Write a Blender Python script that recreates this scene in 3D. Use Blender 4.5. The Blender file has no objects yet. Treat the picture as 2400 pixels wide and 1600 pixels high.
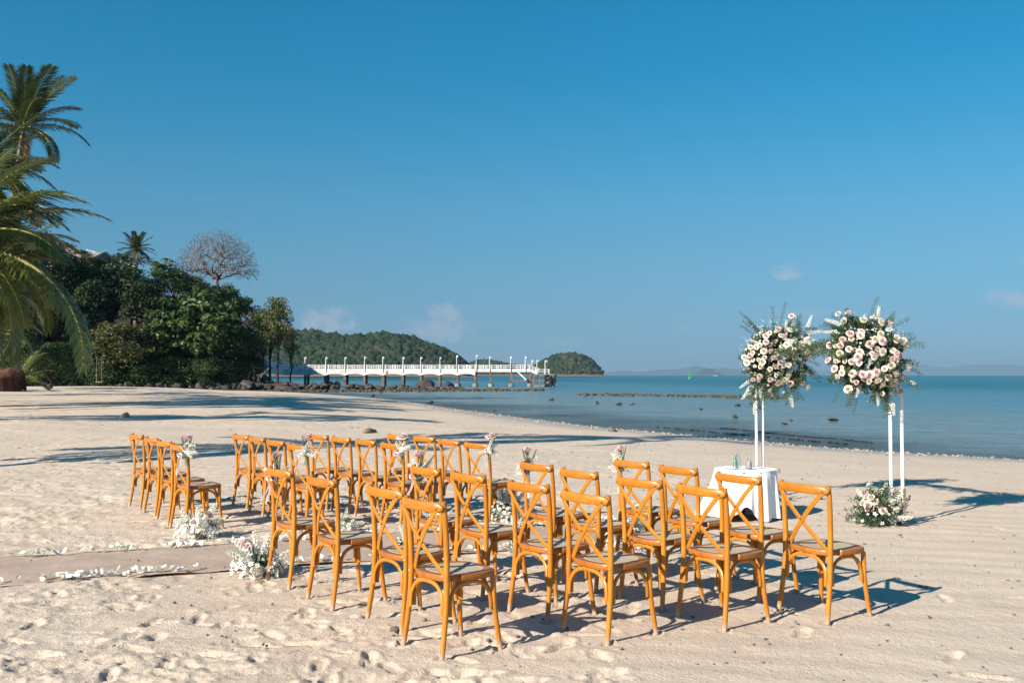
import bpy, math, random
import numpy as np
from mathutils import Vector, Matrix

R = math.radians
scene = bpy.context.scene
col = scene.collection
random.seed(7)
rng = np.random.default_rng(7)

# ------------------------------------------------------------------ camera
cd = bpy.data.cameras.new('camera')
cam = bpy.data.objects.new('camera', cd)
col.objects.link(cam)
cd.lens = 35.0
cd.sensor_width = 36.0
cd.clip_start = 0.1
cd.clip_end = 90000
cam.location = (0, 0, 1.6)
cam.rotation_euler = (R(90 + 1.93), 0, 0)
scene.camera = cam

# ------------------------------------------------------------------ sun, sky, exposure
SUN_EL, SUN_AZ = 28.5, 227.0            # azimuth clockwise from +Y
sd = bpy.data.lights.new('sun', 'SUN')
sd.energy = 4.5
sd.angle = R(0.53)
sd.color = (1.0, 0.90, 0.76)
sun = bpy.data.objects.new('sun', sd)
col.objects.link(sun)
to_sun = Vector((math.sin(R(SUN_AZ)) * math.cos(R(SUN_EL)), math.cos(R(SUN_AZ)) * math.cos(R(SUN_EL)), math.sin(R(SUN_EL))))
sun.rotation_euler = to_sun.to_track_quat('Z', 'Y').to_euler()
sun.location = (-20, -20, 30)

world = bpy.data.worlds.new('World')
scene.world = world
world.use_nodes = True
wn, wl = world.node_tree.nodes, world.node_tree.links
bg = wn['Background']
sky = wn.new('ShaderNodeTexSky')
sky.sky_type = 'NISHITA'
sky.sun_disc = False
sky.sun_elevation = R(SUN_EL)
sky.sun_rotation = R(SUN_AZ)
sky.altitude = 0
sky.air_density = 1.0
sky.dust_density = 0.0
sky.ozone_density = 4.0
tc = wn.new('ShaderNodeTexCoord')
lift = wn.new('ShaderNodeMapping')              # keep the sky's whitest band below the horizon
lift.inputs['Scale'].default_value = (1, 1, 0.9)
lift.inputs['Location'].default_value = (0, 0, 0.14)
wl.new(tc.outputs['Generated'], lift.inputs[0])
nrmz = wn.new('ShaderNodeVectorMath')
nrmz.operation = 'NORMALIZE'
wl.new(lift.outputs[0], nrmz.inputs[0])
wl.new(nrmz.outputs[0], sky.inputs[0])
sepz = wn.new('ShaderNodeSeparateXYZ')
wl.new(tc.outputs['Generated'], sepz.inputs[0])
ramp = wn.new('ShaderNodeValToRGB')             # deep, clear tropical blue overhead, softer at the horizon, all the way round
wl.new(sepz.outputs[2], ramp.inputs[0])
STOPS = [(0.0, (0.64, 0.66, 0.60)), (0.10, (0.60, 0.91, 0.82)), (0.168, (0.455, 1.0, 0.96)), (0.235, (0.22, 1.0, 1.02)), (0.29, (0.10, 0.97, 1.04)), (0.36, (0.05, 0.95, 1.05))]
cr = ramp.color_ramp
while len(cr.elements) < len(STOPS):
    cr.elements.new(0.5)
for e_, (p_, c_) in zip(cr.elements, STOPS):
    e_.position = p_
    e_.color = (*c_, 1)
hs = wn.new('ShaderNodeMix')
hs.data_type = 'RGBA'
hs.blend_type = 'MULTIPLY'
hs.inputs[0].default_value = 1.0
wl.new(sky.outputs[0], hs.inputs[6])
wl.new(ramp.outputs[0], hs.inputs[7])
SKY_OUT = hs.outputs[2]
SKY_STRENGTH = 0.063
bg.inputs[1].default_value = SKY_STRENGTH


def wmath(op, a, b=None, c=None, clamp=False):
    n = wn.new('ShaderNodeMath')
    n.operation = op
    n.use_clamp = clamp
    for i, x in enumerate((a, b, c)):
        if x is None:
            continue
        if isinstance(x, (int, float)):
            n.inputs[i].default_value = x
        else:
            wl.new(x, n.inputs[i])
    return n.outputs[0]


def wcurve(x, lo, hi):
    n = wn.new('ShaderNodeMapRange')
    n.interpolation_type = 'SMOOTHSTEP'
    wl.new(x, n.inputs[0])
    n.inputs[1].default_value = lo
    n.inputs[2].default_value = hi
    return n.outputs[0]


sep = wn.new('ShaderNodeSeparateXYZ')
wl.new(tc.outputs['Generated'], sep.inputs[0])
az = wmath('ARCTAN2', sep.outputs[0], sep.outputs[1])     # azimuth, 0 = +Y
el = wmath('ARCSINE', sep.outputs[2])
ns = wn.new('ShaderNodeTexNoise')
ns.inputs['Scale'].default_value = 58
ns.inputs['Detail'].default_value = 6
ns.inputs['Roughness'].default_value = 0.6
wl.new(tc.outputs['Generated'], ns.inputs['Vector'])
nz = wmath('SUBTRACT', ns.outputs[0], 0.5)
total = None
# small fair-weather clouds low over the sea: azimuth, elevation, half width, half height (degrees), opacity
CLOUDS = [(-10.6, 2.75, 1.4, 0.8, 0.62), (-9.9, 3.35, 0.6, 0.55, 0.55), (-4.2, 2.35, 1.7, 1.0, 0.5), (-4.0, 3.35, 0.9, 0.75, 0.5), (-6.4, 2.15, 0.6, 0.4, 0.22), (2.7, 1.8, 1.2, 0.45, 0.2),
          (15.5, 5.55, 0.9, 0.55, 0.45), (16.4, 3.4, 2.2, 0.35, 0.22), (26.6, 3.8, 1.2, 0.7, 0.55), (27.4, 5.8, 0.5, 0.3, 0.4), (9.6, 2.6, 0.4, 0.25, 0.15),
          (-60, 3.5, 3, 1, 0.3), (-95, 3, 4, 1.2, 0.3), (60, 3.4, 3, 1, 0.3), (105, 4, 5, 1.3, 0.3), (160, 3, 4, 1, 0.3)]
for a0, e0, w0, h0, op in CLOUDS:
    da = wmath('MULTIPLY', wmath('SUBTRACT', az, R(a0)), 1 / R(w0))
    de = wmath('MULTIPLY', wmath('SUBTRACT', el, R(e0)), 1 / R(h0))
    de = wmath('MAXIMUM', de, wmath('MULTIPLY', de, -2.0))           # flatter base than top
    e2 = wmath('ADD', wmath('MULTIPLY', da, da), wmath('MULTIPLY', de, de))
    e3 = wmath('ADD', e2, wmath('MULTIPLY', nz, 6.5))
    m = wmath('MULTIPLY', wmath('SUBTRACT', 1.0, wcurve(e3, -0.3, 1.5)), op)
    total = m if total is None else wmath('MAXIMUM', total, m)
cm = wn.new('ShaderNodeMix')
cm.data_type = 'RGBA'
wl.new(total, cm.inputs[0])
wl.new(SKY_OUT, cm.inputs[6])
cm.inputs[7].default_value = (3.9, 4.2, 5.1, 1)
wl.new(cm.outputs[2], bg.inputs[0])

vs = scene.view_settings
vs.view_transform = 'Standard'
vs.look = 'None'
vs.exposure = 1.06
vs.gamma = 1.0
vs.use_curve_mapping = False
scene.cycles.max_bounces = 6
scene.cycles.transparent_max_bounces = 12
scene.cycles.volume_bounces = 0


# ------------------------------------------------------------------ helpers
class MB:
    """collects geometry for ONE mesh"""

    def __init__(self):
        self.v, self.f, self.m = [], [], []

    def add(self, v, f, mi=0):
        o = len(self.v)
        self.v += [tuple(p) for p in v]
        self.f += [tuple(i + o for i in q) for q in f]
        self.m += [mi] * len(f)

    def box(self, c, s, rz=0.0, mi=0, bev=0.0):
        x, y, z = s[0] / 2, s[1] / 2, s[2] / 2
        ca, sa = math.cos(rz), math.sin(rz)
        P = lambda a, b, d: (c[0] + a * ca - b * sa, c[1] + a * sa + b * ca, c[2] + d)
        if bev <= 0:
            v = [P(a * x, b * y, d * z) for d in (-1, 1) for a, b in ((-1, -1), (1, -1), (1, 1), (-1, 1))]
            self.add(v, [(3, 2, 1, 0), (4, 5, 6, 7), (0, 1, 5, 4), (1, 2, 6, 5), (2, 3, 7, 6), (3, 0, 4, 7)], mi)
        else:
            b = bev
            v = []
            for zz, k in ((-z, b), (-z + b, 0), (z - b, 0), (z, b)):
                v += [P(a * (x - k), d * (y - k), zz) for a, d in ((-1, -1), (1, -1), (1, 1), (-1, 1))]
            f = [(3, 2, 1, 0), (12, 13, 14, 15)]
            for r in range(3):
                for i in range(4):
                    j = (i + 1) % 4
                    f.append((r * 4 + i, r * 4 + j, r * 4 + 4 + j, r * 4 + 4 + i))
            self.add(v, f, mi)

    def tube(self, pts, rad, n=8, mi=0, up=None, flat=1.0, round_end=False):
        """sweep an n-gon; rad scalar or list; flat scales the second axis; up fixes the section's orientation"""
        P = [Vector(p) for p in pts]
        k = len(P)
        rr = list(rad) if hasattr(rad, '__len__') else [rad] * k
        if round_end:
            for s in (0, -1):
                d = (P[s] - P[1 if s == 0 else -2]).normalized() * rr[s] * 0.5
                if s == 0:
                    P = [P[0] + d] + P
                    rr = [rr[0] * 0.55] + rr
                else:
                    P = P + [P[-1] + d]
                    rr = rr + [rr[-1] * 0.55]
            k = len(P)
        v, f = [], []
        prev = None
        for i in range(k):
            t = (P[min(i + 1, k - 1)] - P[max(i - 1, 0)])
            if t.length < 1e-9:
                t = Vector((0, 0, 1))
            t.normalize()
            if up is not None:
                a = Vector(up).cross(t)
            elif prev is None:
                a = t.cross(Vector((0, 0, 1)))
                if a.length < 0.05:
                    a = t.cross(Vector((0, 1, 0)))
            else:
                a = prev - t * prev.dot(t)
            if a.length < 1e-6:
                a = t.orthogonal()
            a.normalize()
            prev = a
            b = t.cross(a)
            for j in range(n):
                q = 2 * math.pi * (j + 0.5) / n
                v.append(P[i] + a * (math.cos(q) * rr[i]) + b * (math.sin(q) * rr[i] * flat))
        for i in range(k - 1):
            for j in range(n):
                l = (j + 1) % n
                f.append((i * n + j, i * n + l, (i + 1) * n + l, (i + 1) * n + j))
        f.append(tuple(range(n - 1, -1, -1)))
        f.append(tuple(range((k - 1) * n, k * n)))
        self.add(v, f, mi)

    def band(self, pts, w, t, nrm, mi=0):
        """flat strip of width w and thickness t along pts; nrm = direction of the thickness"""
        P = [Vector(p) for p in pts]
        k = len(P)
        v, f = [], []
        for i in range(k):
            d = (P[min(i + 1, k - 1)] - P[max(i - 1, 0)]).normalized()
            a = Vector(nrm).cross(d).normalized()
            b = d.cross(a).normalized()
            for x, y in ((-1, -.6), (-.86, -1), (.86, -1), (1, -.6), (1, .6), (.86, 1), (-.86, 1), (-1, .6)):
                v.append(P[i] + a * (x * w / 2) + b * (y * t / 2))
        for i in range(k - 1):
            for j in range(8):
                l = (j + 1) % 8
                f.append((i * 8 + j, i * 8 + l, i * 8 + 8 + l, i * 8 + 8 + j))
        f.append(tuple(range(7, -1, -1)))
        f.append(tuple(range((k - 1) * 8, k * 8)))
        self.add(v, f, mi)

    def lathe(self, prof, n=16, c=(0, 0, 0), mi=0, closed=True):
        v, f = [], []
        for r, z in prof:
            for j in range(n):
                q = 2 * math.pi * j / n
                v.append((c[0] + r * math.cos(q), c[1] + r * math.sin(q), c[2] + z))
        for i in range(len(prof) - 1):
            for j in range(n):
                l = (j + 1) % n
                f.append((i * n + j, i * n + l, i * n + n + l, i * n + n + j))
        if closed:
            f.append(tuple(range(n - 1, -1, -1)))
            f.append(tuple(range((len(prof) - 1) * n, len(prof) * n)))
        self.add(v, f, mi)

    def mesh(self, name, mats, smooth=True):
        me = bpy.data.meshes.new(name)
        me.from_pydata(self.v, [], self.f)
        for m in (mats if isinstance(mats, (list, tuple)) else [mats]):
            me.materials.append(m)
        if any(self.m):
            me.polygons.foreach_set('material_index', self.m)
        if smooth:
            me.polygons.foreach_set('use_smooth', [True] * len(self.f))
            try:
                me.set_sharp_from_angle(angle=R(40))
            except Exception:
                pass
        me.update()
        return me


def np_mesh(name, v, f, mats, smooth=False, mi=None):
    """v: (N,3), f: (M,k) with constant k"""
    v = np.asarray(v, np.float32)
    f = np.asarray(f, np.int32)
    me = bpy.data.meshes.new(name)
    me.vertices.add(len(v))
    me.vertices.foreach_set('co', v.ravel())
    k = f.shape[1]
    me.loops.add(f.size)
    me.loops.foreach_set('vertex_index', f.ravel())
    me.polygons.add(len(f))
    me.polygons.foreach_set('loop_start', np.arange(0, f.size, k, dtype=np.int32))
    me.polygons.foreach_set('loop_total', np.full(len(f), k, np.int32))
    if smooth:
        me.polygons.foreach_set('use_smooth', np.ones(len(f), bool))
    for m in (mats if isinstance(mats, (list, tuple)) else [mats]):
        me.materials.append(m)
    if mi is not None:
        me.polygons.foreach_set('material_index', np.asarray(mi, np.int32))
    me.update()
    me.validate()
    return me


def ob(name, me, parent=None, loc=(0, 0, 0), rot=(0, 0, 0), scale=(1, 1, 1)):
    o = bpy.data.objects.new(name, me)
    col.objects.link(o)
    o.location = loc
    o.rotation_euler = rot
    o.scale = scale if hasattr(scale, '__len__') else (scale,) * 3
    if parent is not None:
        o.parent = parent
    return o


def tag(o, label=None, cat=None, group=None, kind=None):
    if label:
        o['label'] = label
    if cat:
        o['category'] = cat
    if group:
        o['group'] = group
    if kind:
        o['kind'] = kind
    return o


def thing(name, label, cat, loc=(0, 0, 0), rz=0.0, group=None):
    return tag(ob(name, None, None, loc, (0, 0, rz)), label, cat, group)


# ------------------------------------------------------------------ materials
class NT:
    def __init__(self, name):
        self.mat = bpy.data.materials.new(name)
        self.mat.use_nodes = True
        self.n, self.l = self.mat.node_tree.nodes, self.mat.node_tree.links
        self.bsdf = self.n['Principled BSDF']
        self.out = self.n['Material Output']

    def node(self, t, **kw):
        n = self.n.new(t)
        for k, v in kw.items():
            setattr(n, k, v)
        return n

    def put(self, sock, x):
        if isinstance(x, bpy.types.NodeSocket):
            self.l.new(x, sock)
        else:
            sock.default_value = x

    def math(self, op, a, b=0.0, clamp=False):
        n = self.node('ShaderNodeMath', operation=op, use_clamp=clamp)
        self.put(n.inputs[0], a)
        self.put(n.inputs[1], b)
        return n.outputs[0]

    def coord(self, which='Object', scale=(1, 1, 1)):
        t = self.node('ShaderNodeTexCoord')
        m = self.node('ShaderNodeMapping')
        m.inputs['Scale'].default_value = scale
        self.l.new(t.outputs[which], m.inputs[0])
        return m.outputs[0]

    def noise(self, vec, scale, detail=4, rough=0.55, dist=0.0):
        n = self.node('ShaderNodeTexNoise')
        self.l.new(vec, n.inputs['Vector'])
        n.inputs['Scale'].default_value = scale
        n.inputs['Detail'].default_value = detail
        n.inputs['Roughness'].default_value = rough
        n.inputs['Distortion'].default_value = dist
        return n.outputs[0]

    def smooth(self, x, lo, hi, a=0.0, b=1.0):
        n = self.node('ShaderNodeMapRange', interpolation_type='SMOOTHSTEP')
        self.put(n.inputs[0], x)
        for i, q in enumerate((lo, hi, a, b)):
            n.inputs[i + 1].default_value = q
        return n.outputs[0]

    def mix(self, fac, a, b):
        n = self.node('ShaderNodeMix', data_type='RGBA')
        self.put(n.inputs[0], fac)
        self.put(n.inputs[6], a if isinstance(a, bpy.types.NodeSocket) else (*a[:3], 1))
        self.put(n.inputs[7], b if isinstance(b, bpy.types.NodeSocket) else (*b[:3], 1))
        return n.outputs[2]

    def bump(self, h, strength, dist=0.01):
        n = self.node('ShaderNodeBump')
        n.inputs['Strength'].default_value = strength
        n.inputs['Distance'].default_value = dist
        self.l.new(h, n.inputs['Height'])
        return n.outputs[0]

    def rnd(self):
        return self.node('ShaderNodeObjectInfo').outputs['Random']

    def set(self, **kw):
        names = dict(color='Base Color', rough='Roughness', spec='Specular IOR Level', normal='Normal', metal='Metallic', coat='Coat Weight', coat_rough='Coat Roughness', alpha='Alpha', trans='Transmission Weight', ior='IOR', sheen='Sheen Weight')
        for k, v in kw.items():
            if k == 'color' and not isinstance(v, bpy.types.NodeSocket):
                v = (*v[:3], 1)
            self.put(self.bsdf.inputs[names[k]], v)
        return self


def scl(c, k):
    return tuple(min(1.0, x * k) for x in c)


def plain(name, c, rough=0.6, var=0.18, scale=6.0, bump=0.0, bscale=60.0, spec=0.3, rvar=0.0, bdist=0.01):
    t = NT(name)
    v = t.coord()
    base = t.mix(t.smooth(t.noise(v, scale), 0.3, 0.7), scl(c, 1 - var), scl(c, 1 + var))
    if rvar:
        base = t.mix(t.math('MULTIPLY', t.rnd(), rvar), base, scl(c, 0.45))
    t.set(color=base, rough=rough, spec=spec)
    if bump:
        t.set(normal=t.bump(t.noise(v, bscale, 5), bump, bdist))
    return t.mat


def leafy(name, c, c2, trans=0.3, rough=0.5, scale=1.2, rvar=0.5, spec=0.35):
    """leaf colour wanders between c and c2 from place to place and from plant to plant"""
    t = NT(name)
    v = t.coord()
    g = t.node('ShaderNodeNewGeometry')
    f = t.math('ADD', t.smooth(t.noise(v, scale, 3), 0.3, 0.7, 0, 0.7), t.math('MULTIPLY', g.outputs['Random Per Island'], 0.45))
    base = t.mix(f, c, c2)
    base = t.mix(t.math('MULTIPLY', t.rnd(), rvar), base, scl(c, 0.6))
    t.set(color=base, rough=rough, spec=spec)
    tr = t.node('ShaderNodeBsdfTranslucent')
    t.l.new(base, tr.inputs[0])
    mx = t.node('ShaderNodeMixShader')
    mx.inputs[0].default_value = trans
    t.l.new(t.bsdf.outputs[0], mx.inputs[1])
    t.l.new(tr.outputs[0], mx.inputs[2])
    t.l.new(mx.outputs[0], t.out.inputs[0])
    return t.mat


M = {}


def wood_mat(name, c, dark, st=(9, 9, 1.1), dusty=False):
    t = NT(name)
    v = t.coord('Object', (1, 1, 1))
    g = t.noise(t.coord('Object', st), 9, 6, 0.65, 0.8)
    base = t.mix(t.smooth(g, 0.3, 0.72), c, dark)
    base = t.mix(t.smooth(t.noise(v, 7, 3), 0.35, 0.7, 0, 0.35), base, scl(c, 1.25))
    base = t.mix(t.math('MULTIPLY', t.rnd(), 0.45), base, dark)
    base = t.mix(t.smooth(t.noise(v, 2.3, 2), 0.45, 0.75, 0, 0.4), base, scl(dark, 0.8))
    if dusty:                                                      # sand clinging to the feet
        sz_ = t.node('ShaderNodeSeparateXYZ')
        t.l.new(v, sz_.inputs[0])
        dz_ = t.math('ADD', sz_.outputs[2], t.math('MULTIPLY', t.noise(v, 40, 4), -0.10))
        base = t.mix(t.smooth(dz_, 0.025, -0.045, 0, 0.75), base, (0.46, 0.37, 0.28))
    # scuffs
    base = t.mix(t.smooth(t.noise(v, 90, 2), 0.72, 0.78, 0, 0.5), base, (0.55, 0.36, 0.16))
    t.set(color=base, rough=t.smooth(t.noise(v, 30), 0.3, 0.7, 0.30, 0.50), spec=0.42, coat=0.12, coat_rough=0.25, normal=t.bump(g, 0.05, 0.002))
    return t.mat


M['wood'] = wood_mat('varnished_wood', (0.52, 0.215, 0.018), (0.36, 0.120, 0.009))
M['rail_wood'] = wood_mat('varnished_wood_rail', (0.52, 0.215, 0.018), (0.34, 0.112, 0.009), (9, 1.1, 9))
M['leg_wood'] = wood_mat('varnished_wood_leg', (0.52, 0.215, 0.018), (0.36, 0.120, 0.009), (9, 9, 1.1), True)
M['seat_wood'] = wood_mat('seat_wood', (0.40, 0.145, 0.020), (0.27, 0.082, 0.012))

t = NT('cane')
v = t.coord()
w1 = t.node('ShaderNodeTexWave', wave_type='BANDS', bands_direction='DIAGONAL')
w1.inputs['Scale'].default_value = 70
t.l.new(v, w1.inputs[0])
w2 = t.node('ShaderNodeTexChecker')
w2.inputs['Scale'].default_value = 190
t.l.new(v, w2.inputs[0])
wv = t.math('MULTIPLY', w1.outputs[1], 0.6)
wv = t.math('ADD', wv, t.math('MULTIPLY', w2.outputs[1], 0.4))
t.set(color=t.mix(wv, (0.36, 0.27, 0.17), (0.60, 0.49, 0.36)), rough=0.6, spec=0.3, normal=t.bump(wv, 0.4, 0.002))
M['cane'] = t.mat
M['bolt'] = plain('dark_bolt', (0.05, 0.035, 0.025), 0.35, 0.2, 40, spec=0.5)
t = NT('brass')
t.set(color=(0.45, 0.32, 0.13), rough=0.3, metal=1.0)
M['brass'] = t.mat
M['cream_rose'] = leafy('cream_rose_petal', (0.80, 0.74, 0.58), (0.86, 0.83, 0.74), 0.22, 0.6, 8, 0.12, 0.2)
M['pink_rose'] = leafy('pink_rose_petal', (0.82, 0.58, 0.57), (0.87, 0.74, 0.71), 0.22, 0.6, 8, 0.12, 0.2)
M['white_petal'] = leafy('white_floret', (0.82, 0.82, 0.76), (0.90, 0.90, 0.86), 0.25, 0.6, 12, 0.05, 0.2)
M['lilac_petal'] = leafy('pale_lilac_petal', (0.78, 0.62, 0.68), (0.86, 0.78, 0.78), 0.25, 0.6, 12, 0.05, 0.2)
M['lime_petal'] = leafy('pale_green_petal', (0.66, 0.72, 0.48), (0.84, 0.86, 0.72), 0.25, 0.6, 12, 0.05, 0.2)
M['spray'] = leafy('foliage_leaf', (0.030, 0.060, 0.026), (0.085, 0.120, 0.045), 0.2, 0.5, 6, 0.2)
M['broad'] = leafy('stock_leaf', (0.025, 0.062, 0.030), (0.06, 0.115, 0.05), 0.2, 0.45, 6, 0.2)
M['stem'] = plain('green_stem', (0.12, 0.2, 0.06), 0.6)
M['ribbon'] = plain('satin_ribbon', (0.78, 0.74, 0.80), 0.35, 0.06, 20, spec=0.5)
M['white_paint'] = plain('white_painted_tube', (0.80, 0.80, 0.80), 0.4, 0.05, 9, 0.05, 60)
M['stake'] = plain('weathered_stake', (0.22, 0.17, 0.12), 0.8, 0.3, 20, 0.3, 60)
t = NT('tablecloth_cotton')
v = t.coord()
t.set(color=(0.80, 0.80, 0.83), rough=0.8, spec=0.15, sheen=0.2, normal=t.bump(t.noise(v, 14, 4), 0.25, 0.02))
M['cloth'] = t.mat
M['black_metal'] = plain('black_metal', (0.015, 0.014, 0.016), 0.4, 0.2, 20, spec=0.5)
t = NT('clear_glass')
t.set(color=(0.95, 0.98, 0.98), rough=0.02, trans=1.0, ior=1.45)
M['glass'] = t.mat
M['teal_sand'] = plain('teal_sand', (0.22, 0.52, 0.46), 0.9, 0.08, 60)
M['beige_sand'] = plain('beige_sand', (0.62, 0.49, 0.38), 0.9, 0.08, 60)
M['palm_leaf'] = leafy('palm_leaflet', (0.062, 0.106, 0.024), (0.170, 0.182, 0.046), 0.25, 0.42, 0.5, 0.3, 0.4)
M['palm_dark'] = leafy('palm_leaflet_dark', (0.028, 0.054, 0.018), (0.085, 0.105, 0.03), 0.25, 0.42, 0.5, 0.3, 0.4)
M['palm_dead'] = leafy('palm_leaflet_dead', (0.20, 0.115, 0.045), (0.30, 0.20, 0.09), 0.15, 0.6, 0.5, 0.3, 0.2)
M['rachis'] = plain('palm_rachis', (0.26, 0.24, 0.07), 0.5, 0.2, 3)
M['palm_trunk'] = plain('palm_trunk', (0.17, 0.145, 0.115), 0.9, 0.35, 5, 0.6, 12, bdist=0.05)
M['bark'] = plain('grey_bark', (0.038, 0.032, 0.026), 0.9, 0.3, 4, 0.6, 18, bdist=0.03)
M['pale_bark'] = plain('pale_bark', (0.17, 0.125, 0.105), 0.85, 0.3, 2, 0.4, 18, bdist=0.03)
M['leaf_dark'] = leafy('leaf_dark', (0.014, 0.034, 0.010), (0.055, 0.088, 0.026), 0.25, 0.5, 0.35, 0.5)
M['leaf_mid'] = leafy('leaf_mid', (0.026, 0.064, 0.016), (0.100, 0.150, 0.040), 0.25, 0.45, 0.35, 0.4)
M['leaf_olive'] = leafy('leaf_olive', (0.056, 0.072, 0.022), (0.165, 0.170, 0.060), 0.25, 0.5, 0.35, 0.3)
M['leaf_brown'] = leafy('leaf_brown', (0.045, 0.038, 0.020), (0.10, 0.070, 0.036), 0.2, 0.6, 0.35, 0.3)
M['hill_soil'] = plain('hillside_soil', (0.035, 0.032, 0.022), 0.95, 0.4, 0.4, 0.4, 3, bdist=0.2)
M['rock'] = plain('shore_rock', (0.070, 0.062, 0.057), 0.85, 0.4, 1.3, 0.7, 6, rvar=0.5, bdist=0.08)  # base colour lowered to carry the shade over the hill-foot boulders
M['reef'] = plain('weedy_reef', (0.078, 0.064, 0.040), 0.9, 0.5, 2.5, 0.6, 9, bdist=0.08)
M['pebble'] = plain('beach_stone', (0.17, 0.155, 0.14), 0.85, 0.4, 14, 0.5, 60, rvar=0.6)
M['pier_white'] = plain('pier_white_paint', (0.60, 0.61, 0.62), 0.7, 0.16, 0.9, 0.15, 8)
M['pier_wood'] = plain('pier_pile', (0.145, 0.115, 0.09), 0.9, 0.35, 1.5, 0.4, 10)
M['concrete'] = plain('pile_footing', (0.22, 0.20, 0.165), 0.9, 0.3, 1.5, 0.4, 10)
M['rubber'] = plain('black_rubber', (0.012, 0.012, 0.013), 0.7)
M['rust'] = plain('rust', (0.30, 0.11, 0.045), 0.85, 0.4, 3)
M['roof_tile'] = plain('pink_roof_tile', (0.24, 0.17, 0.14), 0.85, 0.25, 2, 0.3, 12)
M['dark_timber'] = plain('dark_timber', (0.045, 0.036, 0.030), 0.8, 0.3, 3)
M['render_white'] = plain('white_render', (0.72, 0.70, 0.68), 0.8, 0.08, 1)
M['window'] = plain('window_glass', (0.06, 0.09, 0.11), 0.1, 0.2, 2, spec=0.6)
M['buoy_green'] = plain('buoy_green', (0.03, 0.28, 0.12), 0.5, 0.1, 2)
M['driftwood'] = plain('bleached_driftwood', (0.34, 0.28, 0.22), 0.9, 0.3, 8, 0.4, 40)
M['dead_leaf'] = plain('dead_leaf', (0.20, 0.085, 0.035), 0.8, 0.3, 20)
M['roots'] = plain('palm_roots', (0.10, 0.045, 0.028), 0.95, 0.4, 6, 0.6, 20, bdist=0.03)
# ------------------------------------------------------------------ ground shape
SEA = -0.35
SHORE = np.array([(400, -260), (80, -50), (60, 0), (40, 10), (20, 17), (11.8, 23), (9.25, 25.6), (7.7, 28), (6, 32), (3.5, 36.5), (0.5, 45), (-7.5, 70), (-15, 93), (-24, 112), (-33, 124), (-42, 150), (-60, 240), (-200, 420)], float)


def shore_dist(X, Y):
    """signed distance to the waterline, positive on land"""
    X = np.asarray(X, float)
    Y = np.asarray(Y, float)
    best = np.full(X.shape, 1e9)
    for (x0, y0), (x1, y1) in zip(SHORE[:-1], SHORE[1:]):
        dx, dy = x1 - x0, y1 - y0
        t = np.clip(((X - x0) * dx + (Y - y0) * dy) / (dx * dx + dy * dy), 0, 1)
        best = np.minimum(best, np.hypot(X - x0 - t * dx, Y - y0 - t * dy))
    xs = np.interp(Y, SHORE[:, 1], SHORE[:, 0])
    return np.where(X < xs, best, -best)


def sstep(a, b, x):
    t = np.clip((x - a) / (b - a), 0, 1)
    return t * t * (3 - 2 * t)


LAT = rng.random((512, 512))


def vnoise(x, y):
    xi, yi = np.floor(x).astype(int), np.floor(y).astype(int)
    fx, fy = x - xi, y - yi
    fx = fx * fx * fx * (fx * (fx * 6 - 15) + 10)
    fy = fy * fy * fy * (fy * (fy * 6 - 15) + 10)
    a, b = LAT[xi % 512, yi % 512], LAT[(xi + 1) % 512, yi % 512]
    c, d = LAT[xi % 512, (yi + 1) % 512], LAT[(xi + 1) % 512, (yi + 1) % 512]
    return (a * (1 - fx) + b * fx) * (1 - fy) + (c * (1 - fx) + d * fx) * fy - 0.5


def fbm(x, y, o=4, g=0.5):
    s, a = 0, 1.0
    for k in range(o):
        s = s + a * vnoise(x + 17.3 * k, y - 9.1 * k)
        x, y, a = x * 2.03 + y * 0.31, y * 2.03 - x * 0.155, a * g
    return s


def macro(X, Y):
    s = shore_dist(X, Y)
    z = np.where(s > 12, 0.0, np.where(s > 0, SEA - SEA * (1 - (1 - np.clip(s, 0, 12) / 12) ** 1.6), SEA + 0.047 * np.maximum(s, -8) + 0.01 * np.minimum(s + 8, 0)))
    z = np.maximum(z, -3.0)
    z = z + 0.34 * sstep(35, 110, Y) * sstep(6, 18, s)
    z = z + 0.30 * sstep(-3, -16, X) * sstep(15, 26, Y) * sstep(95, 50, Y)
    z = z + 0.10 * sstep(14, 24, Y) * sstep(1, 6, s) * fbm(X * 0.16 + 3, Y * 0.12, 2)
    return z


def gz(x, y):
    return float(macro(np.array([x]), np.array([y]))[0])


# chairs: x, y, heading (degrees).  Two blocks of four rows of four
FAR = [(-4.374, 12.262, 37), (-3.969, 11.634, 36), (-3.613, 11.050, 35), (-3.283, 10.536, 37),
       (-3.106, 12.254, 38), (-2.766, 11.716, 35), (-2.428, 11.231, 35.5), (-2.051, 10.557, 36),
       (-2.162, 12.231, 40), (-1.815, 11.812, 37), (-1.452, 11.265, 36), (-1.093, 10.702, 36),
       (-1.209, 12.204, 37), (-0.842, 11.833, 36.5), (-0.511, 11.302, 34), (-0.184, 10.805, 37)]
NEAR = [(-1.605, 7.853, 36), (-1.148, 7.171, 34.5), (-0.631, 6.595, 38), (-0.326, 5.953, 36.5),
        (-0.490, 8.005, 34), (-0.140, 7.485, 35.5), (0.299, 6.840, 36), (0.635, 6.295, 36.5),
        (0.393, 8.319, 33), (0.702, 7.740, 34), (1.091, 7.162, 36.5), (1.411, 6.600, 34),
        (1.204, 8.555, 32), (1.503, 7.976, 31), (1.828, 7.386, 32.5), (2.130, 6.770, 30.5)]
FEET = [(-0.242, 0.214), (-0.242, -0.214), (0.168, 0.208), (0.168, -0.208)]

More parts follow.
